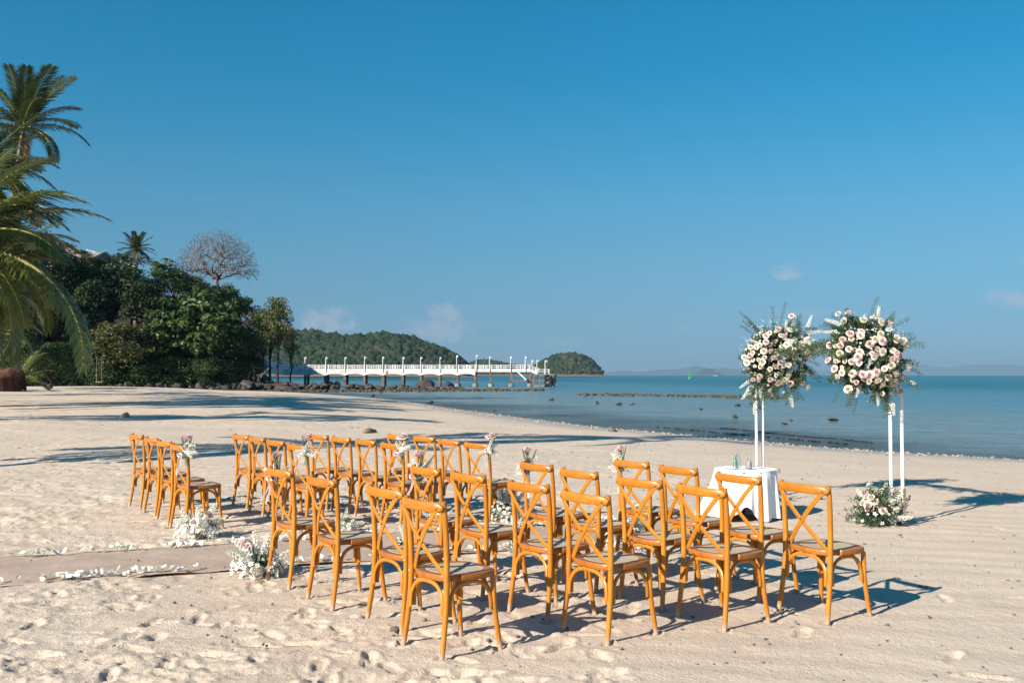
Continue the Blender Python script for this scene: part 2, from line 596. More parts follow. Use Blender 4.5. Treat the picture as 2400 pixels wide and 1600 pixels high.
# ------------------------------------------------------------------ beach mesh
us = np.linspace(-0.66, 0.66, 660)
Ys = [2.4]
while Ys[-1] < 30:
    Ys.append(Ys[-1] * 1.0033)
while Ys[-1] < 190:
    Ys.append(Ys[-1] * 1.011)
Ys = np.array(Ys)
Yg, Ug = np.meshgrid(Ys, us, indexing='ij')
Xg = Ug * (Yg + 2.0)
Zg = macro(Xg, Yg)
S = shore_dist(Xg, Yg)
# where the sand is trodden up: towards the left, the foreground and around the chairs
tread = np.clip(sstep(3.2, -2.0, Xg - 0.12 * (Yg - 6)) + 0.55 * sstep(5.2, 3.6, Yg), 0, 1)
tread = (0.24 + 0.76 * tread) * sstep(1.5, 7, S) * (0.70 + 0.30 * sstep(34, 12, Yg))
patch = np.clip(0.55 + 1.5 * fbm(Xg * 0.55, Yg * 0.55, 2), 0.1, 1.25)
tread = tread * patch * 0.72
H = 0.030 * fbm(Xg * 0.9, Yg * 0.9, 3) * (0.4 + 0.6 * tread)
H += 0.020 * tread * fbm(Xg * 3.1, Yg * 3.1, 3)
nA = fbm(Xg * 2.1 + 5, Yg * 2.8, 4, 0.55)
nB = fbm(Xg * 3.7 - 8, Yg * 4.6 + 2, 4, 0.55)
H += 0.014 * tread * sstep(0.03, 0.075, nA) + 0.010 * tread * sstep(0.10, 0.135, nB) - 0.010 * tread * sstep(-0.16, -0.20, nB)
H += 0.0035 * fbm(Xg * 11, Yg * 11, 3) * (0.25 + tread)
n1 = vnoise(Xg * 8.3 + 40, Yg * 8.3) + 0.5 * vnoise(Xg * 21, Yg * 21 + 7)
H += 0.030 * tread * np.clip(n1 - 0.18, 0, 0.4)                        # clods
n2 = vnoise(Xg * 17 + 4, Yg * 17) + 0.6 * vnoise(Xg * 31, Yg * 31 + 3)
H += 0.030 * tread * np.clip(n2 - 0.27, 0, 0.3) * np.clip(patch * 1.4 - 0.3, 0, 1)
rg = 1 - 2 * np.abs(vnoise(Xg * 5.2 + 1.5 * fbm(Xg * 2, Yg * 2, 2), Yg * 6.4))
H += 0.012 * tread * (sstep(0.72, 1.0, rg) * vnoise(Xg * 2.7, Yg * 2.7 + 30) * 2)   # broken crust edges
H += 0.0045 * (0.35 + tread) * fbm(Xg * 26, Yg * 26, 2)
H -= 0.020 * tread * np.clip(-n1 - 0.26, 0, 0.4)                       # scuffs
H += 0.0035 * np.sin(Yg * 15 + Xg * 4 + 5 * fbm(Xg * .8, Yg * .8, 2)) * (1 - np.clip(tread, 0, 1)) * sstep(2, 7, S) * sstep(26, 12, Yg)
near = np.flatnonzero(Ys < 26)[-1]


def stamp(x, y, ang, L, W, depth, rim, sole=False):
    r0, r1 = np.searchsorted(Ys, (y - L * 1.9, y + L * 1.9))
    r1 = min(r1, near)
    if r1 <= r0:
        return
    Ym = Ys[r0:r1]
    c0 = np.searchsorted(us, (x - L * 1.9) / (y + 2 - (L if x > 0 else -L)))
    c1 = np.searchsorted(us, (x + L * 1.9) / (y + 2 + (-L if x > 0 else L)))
    c0, c1 = max(0, c0 - 4), min(len(us), c1 + 4)
    if c1 <= c0:
        return
    X, Y = Xg[r0:r1, c0:c1] - x, Yg[r0:r1, c0:c1] - y
    a, b = X * math.cos(ang) + Y * math.sin(ang), -X * math.sin(ang) + Y * math.cos(ang)
    w = W * (1 - 0.28 * np.exp(-((a / L + 0.1) / 0.35) ** 2))
    q = np.sqrt((a / L) ** 2 + (b / w) ** 2)
    h = -depth * sstep(1.05, 0.72, q) + rim * np.exp(-((q - 1.22) / 0.2) ** 2) * (0.4 + 0.6 * sstep(-0.6, 0.9, a / L))
    if sole:
        h += 0.0035 * np.sin(a * 300) * sstep(1.0, 0.7, q)
    H[r0:r1, c0:c1] += h


for i in range(2600):
    y = 3.0 + 21 * random.random() ** 1.5
    x = random.uniform(-0.6, 0.55) * (y + 1.5)
    k = 1.0 if x < 0.2 * y - 0.5 else (0.5 if y < 5.0 else 0.04)
    if random.random() > k:
        continue
    stamp(x, y, random.gauss(0.5, 0.9), random.uniform(0.11, 0.15), random.uniform(0.045, 0.06), random.uniform(0.006, 0.018), random.uniform(0.002, 0.010), random.random() < 0.45)
for cx, cy, hd in FAR + NEAR:
    for fx, fy in FEET:
        c, s = math.cos(R(hd)), math.sin(R(hd))
        stamp(cx + fx * c - fy * s, cy + fx * s + fy * c, random.random() * 6, 0.045, 0.045, 0.018, 0.012)
        for k in range(3):
            stamp(cx + fx * c - fy * s + random.uniform(-.12, .12), cy + fx * s + fy * c + random.uniform(-.12, .12), random.random() * 6, random.uniform(0.03, 0.07), random.uniform(0.02, 0.045), random.uniform(-0.012, 0.012), 0.004)
# flat under the runner carpet
cdir = Vector((0.930, 0.367))
ca = (Xg + 1.0) * cdir.x + (Yg - 9.47) * cdir.y
cb = -(Xg + 1.0) * cdir.y + (Yg - 9.47) * cdir.x
under = sstep(0.78, 0.66, np.abs(cb)) * sstep(3.3, 3.0, ca)
H = H * (1 - under) - 0.012 * under
V1 = np.stack([Xg, Yg, Zg + H * sstep(0.0, 1.2, S + 0.3)], -1).reshape(-1, 3)
nr, nc = Xg.shape
idx = np.arange(nr * nc).reshape(nr, nc)
F1 = np.stack([idx[:-1, :-1], idx[:-1, 1:], idx[1:, 1:], idx[1:, :-1]], -1).reshape(-1, 4)
# the same beach carried on, coarsely, out of view to the sides and behind
gx = np.concatenate([-np.geomspace(600, 6, 46), np.linspace(-5, 5, 7), np.geomspace(6, 600, 46)])
gy = np.concatenate([-np.geomspace(300, 3, 24), np.linspace(0, 30, 16), np.geomspace(33, 700, 44)])
Gx, Gy = np.meshgrid(gx, gy, indexing='xy')
Gz = macro(Gx, Gy) - 0.16
i2 = np.arange(Gx.size).reshape(Gx.shape) + len(V1)
F2 = np.stack([i2[:-1, :-1], i2[:-1, 1:], i2[1:, 1:], i2[1:, :-1]], -1).reshape(-1, 4)
V2 = np.stack([Gx, Gy, Gz], -1).reshape(-1, 3)

t = NT('beach_sand')
v = t.coord()
g = t.node('ShaderNodeNewGeometry')
pz = t.node('ShaderNodeSeparateXYZ')
t.l.new(g.outputs['Position'], pz.inputs[0])
big = t.noise(v, 0.6, 4, 0.6)
fine = t.noise(v, 26, 5, 0.65)
grain = t.noise(v, 300, 2)
base = t.mix(t.smooth(big, 0.3, 0.7), (0.535, 0.430, 0.335), (0.60, 0.495, 0.40))
base = t.mix(t.smooth(fine, 0.35, 0.75, 0, 0.5), base, (0.64, 0.545, 0.445))
base = t.mix(t.smooth(t.noise(v, 3.2, 5, 0.7), 0.62, 0.80, 0, 0.5), base, (0.47, 0.345, 0.235))
base = t.mix(t.smooth(grain, 0.62, 0.72, 0, 0.35), base, (0.30, 0.23, 0.17))
zz = t.math('ADD', pz.outputs[2], t.math('MULTIPLY', t.math('SUBTRACT', t.noise(v, 1.5, 4), 0.5), 0.07))
wet = t.smooth(zz, -0.325, -0.215, 1.0, 0.0)
base = t.mix(t.math('MULTIPLY', wet, 0.7), base, (0.34, 0.295, 0.26))
h = t.math('ADD', t.math('MULTIPLY', t.noise(v, 55, 5, 0.7), 0.9), t.math('MULTIPLY', t.noise(v, 14, 3), 0.8))
t.set(color=base, rough=t.smooth(wet, 0, 1, 0.95, 0.35), spec=0.2, normal=t.bump(h, 0.8, 0.016))
M['sand'] = t.mat
beach = tag(ob('beach', np_mesh('beach', np.concatenate([V1, V2]), np.concatenate([F1, F2]), M['sand'], True)), kind='structure')

# ------------------------------------------------------------------ sea
su = np.linspace(-1.5, 1.5, 260)
sy = np.concatenate([np.geomspace(6, 260, 210), np.geomspace(275, 9000, 50)])
Y, U = np.meshgrid(sy, su, indexing='ij')
X = U * (Y + 6)
S2 = shore_dist(X, Y)
rip = 0.012 * np.sin(S2 * 1.9 + 4 * fbm(X * .2, Y * .2, 2)) * sstep(0.5, 4, -S2) * sstep(60, 12, -S2)
i3 = np.arange(X.size).reshape(X.shape)
F = np.stack([i3[:-1, :-1], i3[:-1, 1:], i3[1:, 1:], i3[1:, :-1]], -1).reshape(-1, 4)
t = NT('sea_water')
at_ = t.node('ShaderNodeAttribute', attribute_name='offshore')
sh = at_.outputs['Fac']
v = t.coord()
wob = t.math('ADD', sh, t.math('MULTIPLY', t.math('SUBTRACT', t.noise(t.coord('Object', (1, 1, 1)), 0.09, 4), 0.5), 26.0))
c = t.mix(t.smooth(wob, 4, 46), (0.150, 0.200, 0.210), (0.060, 0.165, 0.215))
c = t.mix(t.smooth(wob, 44, 120), c, (0.004, 0.098, 0.140))
c = t.mix(t.smooth(sh, 200, 2500), c, (0.003, 0.085, 0.128))
# weed and dark rock seen through the shallows
weed = t.math('MULTIPLY', t.smooth(t.noise(t.coord('Object', (0.30, 0.75, 1)), 0.55, 5, 0.65), 0.58, 0.70), t.smooth(sh, 60, 4, 0.0, 0.6))
c = t.mix(t.math('MULTIPLY', weed, t.smooth(sh, 0.6, 3)), c, (0.06, 0.075, 0.06))
hw = t.math('ADD', t.noise(t.coord('Object', (1.6, 3.2, 1)), 1.5, 4, 0.6), t.math('MULTIPLY', t.noise(t.coord('Object', (0.5, 1.2, 1)), 0.6, 3), 2.0))
hw = t.math('ADD', hw, t.math('MULTIPLY', t.noise(t.coord('Object', (0.16, 0.55, 1)), 1.0, 4, 0.65, 0.4), 5.0))
nrm = t.bump(hw, 0.9, 0.24)
t.set(color=c, rough=0.2, spec=t.smooth(sh, 20, 110, 0.40, 0.09), ior=1.33, normal=nrm)
fr = t.node('ShaderNodeFresnel')
fr.inputs['IOR'].default_value = 1.33
t.l.new(nrm, fr.inputs['Normal'])
tp = t.node('ShaderNodeBsdfTransparent')
tp.inputs[0].default_value = (0.74, 0.84, 0.84, 1)
gl = t.node('ShaderNodeBsdfGlossy')
gl.inputs['Roughness'].default_value = 0.08
t.l.new(nrm, gl.inputs['Normal'])
m1 = t.node('ShaderNodeMixShader')
t.l.new(fr.outputs[0], m1.inputs[0])
t.l.new(tp.outputs[0], m1.inputs[1])
t.l.new(gl.outputs[0], m1.inputs[2])
m2 = t.node('ShaderNodeMixShader')
t.l.new(t.smooth(wob, -8, 11, 0.0, 0.97), m2.inputs[0])
t.l.new(m1.outputs[0], m2.inputs[1])
t.l.new(t.bsdf.outputs[0], m2.inputs[2])
t.l.new(m2.outputs[0], t.out.inputs[0])
me = np_mesh('sea', np.stack([X, Y, SEA + rip], -1).reshape(-1, 3), F, t.mat, True)
me.attributes.new('offshore', 'FLOAT', 'POINT').data.foreach_set('value', np.clip(-S2, 0, 6000).astype(np.float32).ravel())
tag(ob('sea', me), kind='structure')

# ------------------------------------------------------------------ runner carpet
t = NT('runner_fabric')
v = t.coord()
wv = t.node('ShaderNodeTexChecker')
wv.inputs['Scale'].default_value = 160
t.l.new(v, wv.inputs[0])
base = t.mix(t.smooth(t.noise(v, 2.2, 5, 0.6), 0.3, 0.7), (0.39, 0.295, 0.24), (0.47, 0.37, 0.30))
base = t.mix(t.smooth(t.noise(v, 3.4, 6, 0.75), 0.50, 0.70, 0, 0.75), base, (0.54, 0.44, 0.345))
base = t.mix(t.math('MULTIPLY', wv.outputs[1], 0.22), base, (0.22, 0.15, 0.115))
t.set(color=base, rough=0.95, spec=0.1, normal=t.bump(t.noise(v, 9, 4), 0.4, 0.02))
la = np.linspace(-6.5, 3.05, 190)
lb = np.linspace(-0.655, 0.655, 26)
A, B = np.meshgrid(la, lb, indexing='ij')
bend = 0.03 * np.sin(A * 0.7 + 0.5)
Xc = -1.0 + A * cdir.x - (B + bend) * cdir.y
Yc = 9.47 + A * cdir.y + (B + bend) * cdir.x
edge = sstep(0.52, 0.655, np.abs(B))
Zc = macro(Xc, Yc) + 0.004 + 0.008 * fbm(A * 2.5, B * 2.5, 2) + edge * (0.004 + 0.020 * fbm(A * 3.3 + 9, B * 0.8, 2))
i4 = np.arange(A.size).reshape(A.shape)
F = np.stack([i4[:-1, :-1], i4[:-1, 1:], i4[1:, 1:], i4[1:, :-1]], -1).reshape(-1, 4)
carpet = ob('runner_carpet', np_mesh('runner_carpet', np.stack([Xc, Yc, Zc], -1).reshape(-1, 3), F[:, ::-1], t.mat, True))
sol = carpet.modifiers.new('thickness', 'SOLIDIFY')
sol.thickness = 0.006
tag(carpet, 'pale brown woven runner carpet laid along the aisle between the chairs', 'carpet')


def aisle(a, b, dz=0.0):
    x, y = -1.0 + a * cdir.x - b * cdir.y, 9.47 + a * cdir.y + b * cdir.x
    return x, y, gz(x, y) + dz


# loose petals in drifts along both edges of the runner
def petal_verts(c, r, yaw, pitch, roll):
    pts = []
    for i, (a, w) in enumerate(((0, .25), (.35, .8), (.7, 1.0), (1, .7))):
        for s in (-1, 0, 1):
            pts.append(((a - .5) * 2 * r, s * w * r * .75, r * (0.35 * abs(s) * w + 0.5 * (a - .5) ** 2 * 2)))
    m = Matrix.Rotation(yaw, 3, 'Z') @ Matrix.Rotation(pitch, 3, 'Y') @ Matrix.Rotation(roll, 3, 'X')
    return [m @ Vector(p) + Vector(c) for p in pts]


PF = [(i * 3 + j, i * 3 + 3 + j, i * 3 + 4 + j, i * 3 + 1 + j) for i in range(3) for j in range(2)]
for side, n, lab in ((1, 460, 'drift of white and blush petals along the pier-side edge of the runner'), (-1, 380, 'drift of white and blush petals along the open-sand edge of the runner')):
    mb = MB()
    k = 0
    while k < n:
        a = random.uniform(-5.6, 2.9)
        m = random.choice((2, 4, 9, 18))
        for j in range(m):
            aa, bb = a + random.gauss(0, 0.10), side * 0.60 + random.gauss(0, 0.038)
            x, y, z = aisle(aa, bb)
            mb.add(petal_verts((x, y, z + 0.026 + random.uniform(0, 0.02)), random.uniform(0.014, 0.036), random.random() * 6.3, random.gauss(0, .5), random.gauss(0, .5)), PF, random.choice((0, 0, 0, 0, 1, 2, 2)))
            k += 1
    tag(ob('rose_petals', mb.mesh('rose_petals', [M['white_petal'], M['lilac_petal'], M['lime_petal']])), lab, 'petals', kind='stuff')
# ------------------------------------------------------------------ crossback chairs
def bez(a, b, c, n=8):
    a, b, c = Vector(a), Vector(b), Vector(c)
    return [a * (1 - t) ** 2 + b * 2 * t * (1 - t) + c * t * t for t in (i / (n - 1) for i in range(n))]


def catmull(P, n=4):
    P = [Vector(p) for p in P]
    P = [P[0] * 2 - P[1]] + P + [P[-1] * 2 - P[-2]]
    out = []
    for i in range(1, len(P) - 2):
        for k in range(n):
            t = k / n
            out.append(0.5 * ((2 * P[i]) + (P[i + 1] - P[i - 1]) * t + (2 * P[i - 1] - 5 * P[i] + 4 * P[i + 1] - P[i + 2]) * t * t + (3 * P[i] - P[i - 1] - 3 * P[i + 1] + P[i + 2]) * t ** 3))
    out.append(P[-2])
    return out


def chair_meshes():
    D = {}
    for s, nm in ((1, 'rl'), (-1, 'rr')):
        mb = MB()
        path = catmull([(-0.246, s * 0.214, -0.03), (-0.222, s * 0.205, 0.13), (-0.203, s * 0.198, 0.30), (-0.197, s * 0.195, 0.45), (-0.200, s * 0.197, 0.62), (-0.212, s * 0.201, 0.78), (-0.226, s * 0.204, 0.886)], 4)
        k = len(path)
        mb.tube(path, [0.0155 + 0.0025 * math.sin(math.pi * i / (k - 1)) for i in range(k)], 10)
        D[nm] = mb.mesh('rear_leg', M['leg_wood'])
        mb = MB()
        path = catmull([(0.172, s * 0.212, -0.03), (0.155, s * 0.200, 0.10), (0.140, s * 0.188, 0.24), (0.135, s * 0.182, 0.36), (0.135, s * 0.180, 0.43)], 4)
        k = len(path)
        mb.tube(path, [0.0145 + 0.003 * i / (k - 1) for i in range(k)], 10)
        D['f' + nm[1]] = mb.mesh('front_leg', M['leg_wood'])
    # bowed top rail fixed to the backs of the posts
    mb = MB()
    n = 22
    prof = [(-0.6, -1), (0.35, -1), (0.95, -0.62), (1, 0.1), (0.85, 0.7), (0.3, 1), (-0.5, 1), (-0.95, 0.7), (-1, 0.0), (-0.95, -0.7)]
    v, f = [], []
    for i in range(n):
        u = -1 + 2 * i / (n - 1)
        y = 0.222 * u
        x = -0.241 - 0.052 * (1 - abs(u) ** 2.0)
        e = max(0.0, (abs(u) - 0.86) / 0.14)
        hh = 0.029 * math.sqrt(max(0.06, 1 - e * e * 0.92))
        zc = 0.852 + 0.004 * (1 - u * u)
        for px, pz_ in prof:
            v.append((x - px * 0.0125 * (1 - 0.35 * e), y, zc + pz_ * hh))
    m = len(prof)
    for i in range(n - 1):
        for j in range(m):
            l = (j + 1) % m
            f.append((i * m + j, i * m + l, i * m + m + l, i * m + m + j))
    f.append(tuple(range(m - 1, -1, -1)))
    f.append(tuple(range((n - 1) * m, n * m)))
    mb.add(v, [q[::-1] for q in f])
    D['rail'] = mb.mesh('top_rail', M['rail_wood'])
    for s, nm, off in ((1, 'x1', 0.0), (-1, 'x2', 0.009)):
        mb = MB()
        p0 = (-0.262, s * 0.190, 0.845)
        p2 = (-0.186, -s * 0.172, 0.452)
        pts = [Vector(q) for q in bez(p0, (-0.284 - off, s * 0.035, 0.675), p2, 12)]
        mb.band(pts, 0.031, 0.008, (1, 0, 0.12))
        D[nm] = mb.mesh('cross_slat', M['wood'])
    # seat: bowed back edge, side notches behind the widest part, rounded front
    half = [(-0.222, 0.0), (-0.219, 0.06), (-0.210, 0.115), (-0.196, 0.155), (-0.176, 0.174), (-0.150, 0.178), (-0.112, 0.180), (-0.104, 0.194), (-0.098, 0.205), (-0.04, 0.213), (0.03, 0.213), (0.09, 0.206), (0.135, 0.188), (0.160, 0.162), (0.176, 0.125), (0.185, 0.07), (0.188, 0.0)]
    out = half + [(x, -y) for x, y in half[-2:0:-1]]
    n = len(out)
    cx = -0.015

    def ring(k, z):
        return [(cx + (x - cx) * k, y * k, z) for x, y in out]

    def ring_in(k, z):
        pts = []
        for x, y in out:
            a = math.atan2(y, x - cx)
            r = 1 / ((abs(math.cos(a)) / 0.198) ** 2.6 + (abs(math.sin(a)) / 0.195) ** 2.6) ** (1 / 2.6)
            pts.append((cx + math.cos(a) * r * k, math.sin(a) * r * k, z))
        return pts
    v = ring(0.93, 0.424) + ring(0.985, 0.427) + ring(1.0, 0.434) + ring(1.0, 0.454) + ring(0.985, 0.461) + ring_in(0.84, 0.462) + ring_in(0.80, 0.457)
    f = []
    for r in range(6):
        for j in range(n):
            l = (j + 1) % n
            f.append((r * n + j, r * n + l, r * n + n + l, r * n + n + j))
    f.append(tuple(range(n)))
    mb = MB()
    mb.add(v, [q[::-1] for q in f])
    D['seat'] = mb.mesh('seat', M['seat_wood'])
    mb = MB()
    v, f = [], []
    for k, z in ((0.83, 0.458), (0.81, 0.4625), (0.6, 0.459), (0.3, 0.457)):
        v += ring_in(k, z)
    for r in range(3):
        for j in range(n):
            l = (j + 1) % n
            f.append((r * n + j, r * n + l, r * n + n + l, r * n + n + j))
    f.append(tuple(range(3 * n, 4 * n)))
    mb.add(v, [q[::-1] for q in f])
    D['cane'] = mb.mesh('cane_panel', M['cane'])

    def arch(a, b, za, zb, top, inward):
        mb = MB()
        a, b, w = Vector((*a, 0)), Vector((*b, 0)), Vector((*inward, 0))
        pts = []
        N = 21
        for i in range(N):
            q = math.pi * i / (N - 1)
            u = 0.5 - 0.5 * math.copysign(abs(math.cos(q)) ** 0.80, math.cos(q))
            zz = abs(math.sin(q)) ** 0.80
            p = a.lerp(b, u) + w * (zz * 0.6)
            z0 = za + (zb - za) * u
            pts.append((p.x, p.y, z0 + (top - z0) * zz))
        d = (b - a).normalized()
        e0 = [(pts[0][0], pts[0][1], za - 0.035), (pts[0][0], pts[0][1], za - 0.012)]
        e1 = [(pts[-1][0], pts[-1][1], zb - 0.012), (pts[-1][0], pts[-1][1], zb - 0.035)]
        nrm = Vector((0, 0, 1)).cross(d)
        mb.tube(e0 + pts + e1, 0.0125, 8, up=nrm, flat=0.75)
        return mb.mesh('arch_brace', M['wood'])
    ins = 0.024
    D['a_back'] = arch((-0.215, 0.172), (-0.215, -0.172), 0.270, 0.270, 0.412, (0.02, 0))
    D['a_front'] = arch((0.138, 0.160), (0.138, -0.160), 0.270, 0.270, 0.412, (-0.03, 0))
    D['a_left'] = arch((-0.176, 0.196), (0.116, 0.186), 0.270, 0.270, 0.412, (0, -0.02))
    D['a_right'] = arch((-0.176, -0.196), (0.116, -0.186), 0.270, 0.270, 0.412, (0, 0.02))
    for nm, r, mt in (('bolt', 0.0062, 'bolt'), ('stud', 0.0062, 'brass')):
        mb = MB()
        mb.lathe([(r, -0.004), (r, 0.001), (r * 0.7, 0.003), (r * 0.15, 0.004)], 8)
        D[nm] = mb.mesh(nm, M[mt])
    return D


CH = chair_meshes()
BACK = (0, R(-90), 0)


def chair(x, y, hd, label):
    z = gz(x, y) - 0.004
    t = thing('crossback_chair', label, 'chair', (x, y, z), R(hd), 'wooden chairs set out in rows for the ceremony')
    t.rotation_euler = (random.gauss(0, 0.006), random.gauss(0, 0.006), R(hd))
    for k in ('rl', 'rr', 'fl', 'fr'):
        lg = ob('leg', CH[k], t)
        if k[0] == 'r':
            s = 1 if k == 'rl' else -1
            ob('stud', CH['stud'], lg, (-0.2145, s * 0.195, 0.443), BACK)
    st = ob('seat', CH['seat'], t)
    ob('cane_panel', CH['cane'], st)
    ob('top_rail', CH['rail'], t)
    for k in ('x1', 'x2'):
        sl = ob('cross_slat', CH[k], t)
        s = 1 if k == 'x1' else -1
        ob('bolt', CH['bolt'], sl, (-0.2675, s * 0.190, 0.845), BACK)
        if k == 'x2':
            ob('bolt', CH['bolt'], sl, (-0.2645, 0.0, 0.653), BACK)
    for k in ('a_back', 'a_front', 'a_left', 'a_right'):
        ob('arch_brace', CH[k], t)
    return t


SEATS_FAR = ['outermost seat', 'third seat from the aisle', 'second seat from the aisle', 'aisle seat with a rose posy']
SEATS_NEAR = ['aisle seat with a rose posy', 'second seat from the aisle', 'third seat from the aisle', 'outermost seat']
ROWS = ['back row', 'third row', 'second row', 'front row']
for blk, seats, where in ((FAR, SEATS_FAR, 'pier side'), (NEAR, SEATS_NEAR, 'open-sand side')):
    for i, (x, y, h_) in enumerate(blk):
        chair(x, y, h_, 'honey-brown crossback chair, %s of %s on the %s' % (seats[i % 4], ROWS[i // 4], where))


# ------------------------------------------------------------------ flowers
def rose_mesh(name, mat, open_=1.0, seed=0):
    rn = random.Random(seed)
    mb = MB()
    lay = [(2, 0.14, 1.02, 0.05), (3, 0.30, 1.00, 0.10), (4, 0.48, 0.95, 0.28), (5, 0.68, 0.84, 0.55), (5, 0.86, 0.62, 0.90), (6, 1.0, 0.34, 1.25)]
    for li, (n, r, h, lean) in enumerate(lay):
        off = rn.random() * 6
        for k in range(n):
            a0 = off + 2 * math.pi * k / n
            wd = (2 * math.pi / n) * 0.78
            v = []
            for i in range(4):
                tt = i / 3
                for j in range(5):
                    q = a0 + (j - 2) / 2 * wd * (0.45 + 0.55 * min(1, tt * 1.6))
                    rad = r * (0.30 + 0.70 * tt ** 0.7) * (1 + 0.10 * open_ * lean * tt * tt * 2)
                    z = -0.55 + (h + 0.55) * tt
                    if i == 3:
                        z -= 0.12 * lean * abs(j - 2) / 2 + 0.16 * lean * open_
                        rad *= 1.0 + 0.20 * lean * open_
                    rad *= 1 + 0.04 * rn.uniform(-1, 1)
                    v.append((math.cos(q) * rad, math.sin(q) * rad, z))
            f = [(i * 5 + j, i * 5 + j + 1, i * 5 + j + 6, i * 5 + j + 5) for i in range(3) for j in range(4)]
            mb.add(v, f)
    mb.lathe([(0.06, -1.3), (0.08, -0.75), (0.34, -0.6), (0.38, -0.45)], 7, mi=1)
    return mb.mesh(name, [mat, M['stem']])


ROSES = {'c': [rose_mesh('rose', M['cream_rose'], o, s) for o, s in ((1.0, 1), (0.6, 2), (1.3, 3))], 'p': [rose_mesh('rose', M['pink_rose'], o, s) for o, s in ((0.9, 4), (0.5, 5), (1.2, 6))]}


def floret(mb, c, n, r, rn, mi=0):
    """four-petalled stock floret, cupped, facing n"""
    q = Vector(n).to_track_quat('Z', 'Y').to_matrix() @ Matrix.Rotation(rn.random() * 6, 3, 'Z')
    v, f = [], []
    for k in range(4):
        a = k * math.pi / 2
        b = len(v)
        for rr, da, z in ((0.10, 0, 0), (0.75, -0.55, 0.22), (1.0, 0, rn.uniform(0.15, 0.5)), (0.75, 0.55, 0.22)):
            v.append(q @ Vector((math.cos(a + da) * rr * r, math.sin(a + da) * rr * r, z * r)) + Vector(c))
        f.append((b, b + 1, b + 2, b + 3))
    mb.add(v, f, mi)


def stock_mesh(seed, L=0.20, n=46, r0=0.030, fr=0.016):
    rn = random.Random(seed)
    mb = MB()
    mb.tube([(0, 0, -0.08), (0, 0, L * 0.9)], 0.003, 5, mi=1)
    for i in range(n):
        t_ = i / (n - 1)
        a = i * 2.4
        r = r0 * (1 - 0.65 * t_) * rn.uniform(0.8, 1.15)
        floret(mb, (math.cos(a) * r, math.sin(a) * r, L * t_), (math.cos(a), math.sin(a), 0.35), fr * (1 - 0.35 * t_) * rn.uniform(0.85, 1.2), rn, 0 if t_ < 0.86 else 2)
    return mb.mesh('stock_spike', [M['white_petal'], M['stem'], M['lime_petal']], False)


STOCKS = [stock_mesh(i, 0.16 + 0.03 * i, 42 + 6 * i) for i in range(3)]


def leaf_add(V, F, p, d, up, L, W, bend=0.0, fold=0.25):
    """one pointed leaf: 6 vertices, 4 faces"""
    d = d.normalized()
    s = d.cross(up)
    if s.length < 1e-4:
        s = d.orthogonal()
    s.normalize()
    n = s.cross(d)
    o = len(V)
    mid = p + d * (L * 0.45) + n * (bend * L * 0.15)
    tip = p + d * L - n * (bend * L * 0.35)
    V += [p, mid + s * (W / 2) + n * (fold * W), mid, mid - s * (W / 2) + n * (fold * W), tip]
    F += [(o, o + 2, o + 1), (o, o + 3, o + 2), (o + 1, o + 2, o + 4), (o + 2, o + 3, o + 4)]


def sprays(n, core, rad, lens, rn, droop=0.5, leafL=0.035, leafW=0.010, per=26, dirs=None, stem_r=0.002, starts=None):
    """leafy sprays that spring from an ellipsoid core; returns a stem MB plus leaf arrays"""
    V, F = [], []
    st = MB()
    for i in range(n):
        if dirs:
            d = Vector(dirs[i % len(dirs)]).normalized()
            d = (d + Vector((rn.gauss(0, .18), rn.gauss(0, .18), rn.gauss(0, .18)))).normalized()
        else:
            d = Vector((rn.gauss(0, 1), rn.gauss(0, 1), rn.gauss(0, 1))).normalized()
        p = Vector((core[0] + d.x * rad[0], core[1] + d.y * rad[1], core[2] + d.z * rad[2])) * 1.0
        if starts:
            sx0, sy0, sz0 = rn.choice(starts)
            p = Vector((sx0 * rn.uniform(.45, .85), rn.gauss(sy0 * 0.2, abs(sy0) * 0.35), sz0 * rn.uniform(.45, .85)))
            d = (Vector((sx0, rn.gauss(-0.02, 0.12), sz0)).normalized() * 0.9 + d * 0.8 + Vector((0, 0, -0.15))).normalized()
        L = rn.uniform(*lens)
        pts = []
        q, dd = p.copy(), d.copy()
        for k in range(8):
            pts.append(q.copy())
            q = q + dd * (L / 7)
            dd = (dd + Vector((rn.gauss(0, .06), rn.gauss(0, .06), -droop * 0.14 + rn.gauss(0, .05)))).normalized()
        st.tube(pts, [stem_r * (1 - 0.08 * k) for k in range(8)], 4)
        for k in range(per):
            t_ = (k + 1) / per * 6.9
            i0 = min(6, int(t_))
            pp = pts[i0].lerp(pts[i0 + 1], t_ - i0)
            ax = (pts[i0 + 1] - pts[i0]).normalized()
            side = ax.orthogonal()
            side.rotate(Matrix.Rotation(k * 2.4 + rn.random(), 3, ax))
            leaf_add(V, F, pp, ax * 0.75 + side * 0.8, side.cross(ax), leafL * rn.uniform(0.7, 1.2), leafW * rn.uniform(0.8, 1.2), rn.uniform(-0.5, 1))
    return st, V, F


def foliage_part(parent, name, st, V, F, mat):
    mb = MB()
    mb.v, mb.f, mb.m = st.v, st.f, [1] * len(st.f)
    o = len(mb.v)
    mb.v = mb.v + [tuple(p) for p in V]
    mb.f = mb.f + [tuple(i + o for i in q) for q in F]
    mb.m = mb.m + [0] * len(F)
    return tag(ob(name, mb.mesh(name, [mat, M['stem']], False), parent), kind='stuff')


def aim(d, roll=0.0):
    return (Vector(d).to_track_quat('Z', 'Y') @ Matrix.Rotation(roll, 3, 'Z').to_quaternion()).to_euler()


def put_rose(parent, p, d, r, kind, rn):
    return ob('rose', rn.choice(ROSES[kind]), parent, p, aim(d, rn.random() * 6), r * rn.uniform(0.9, 1.12))


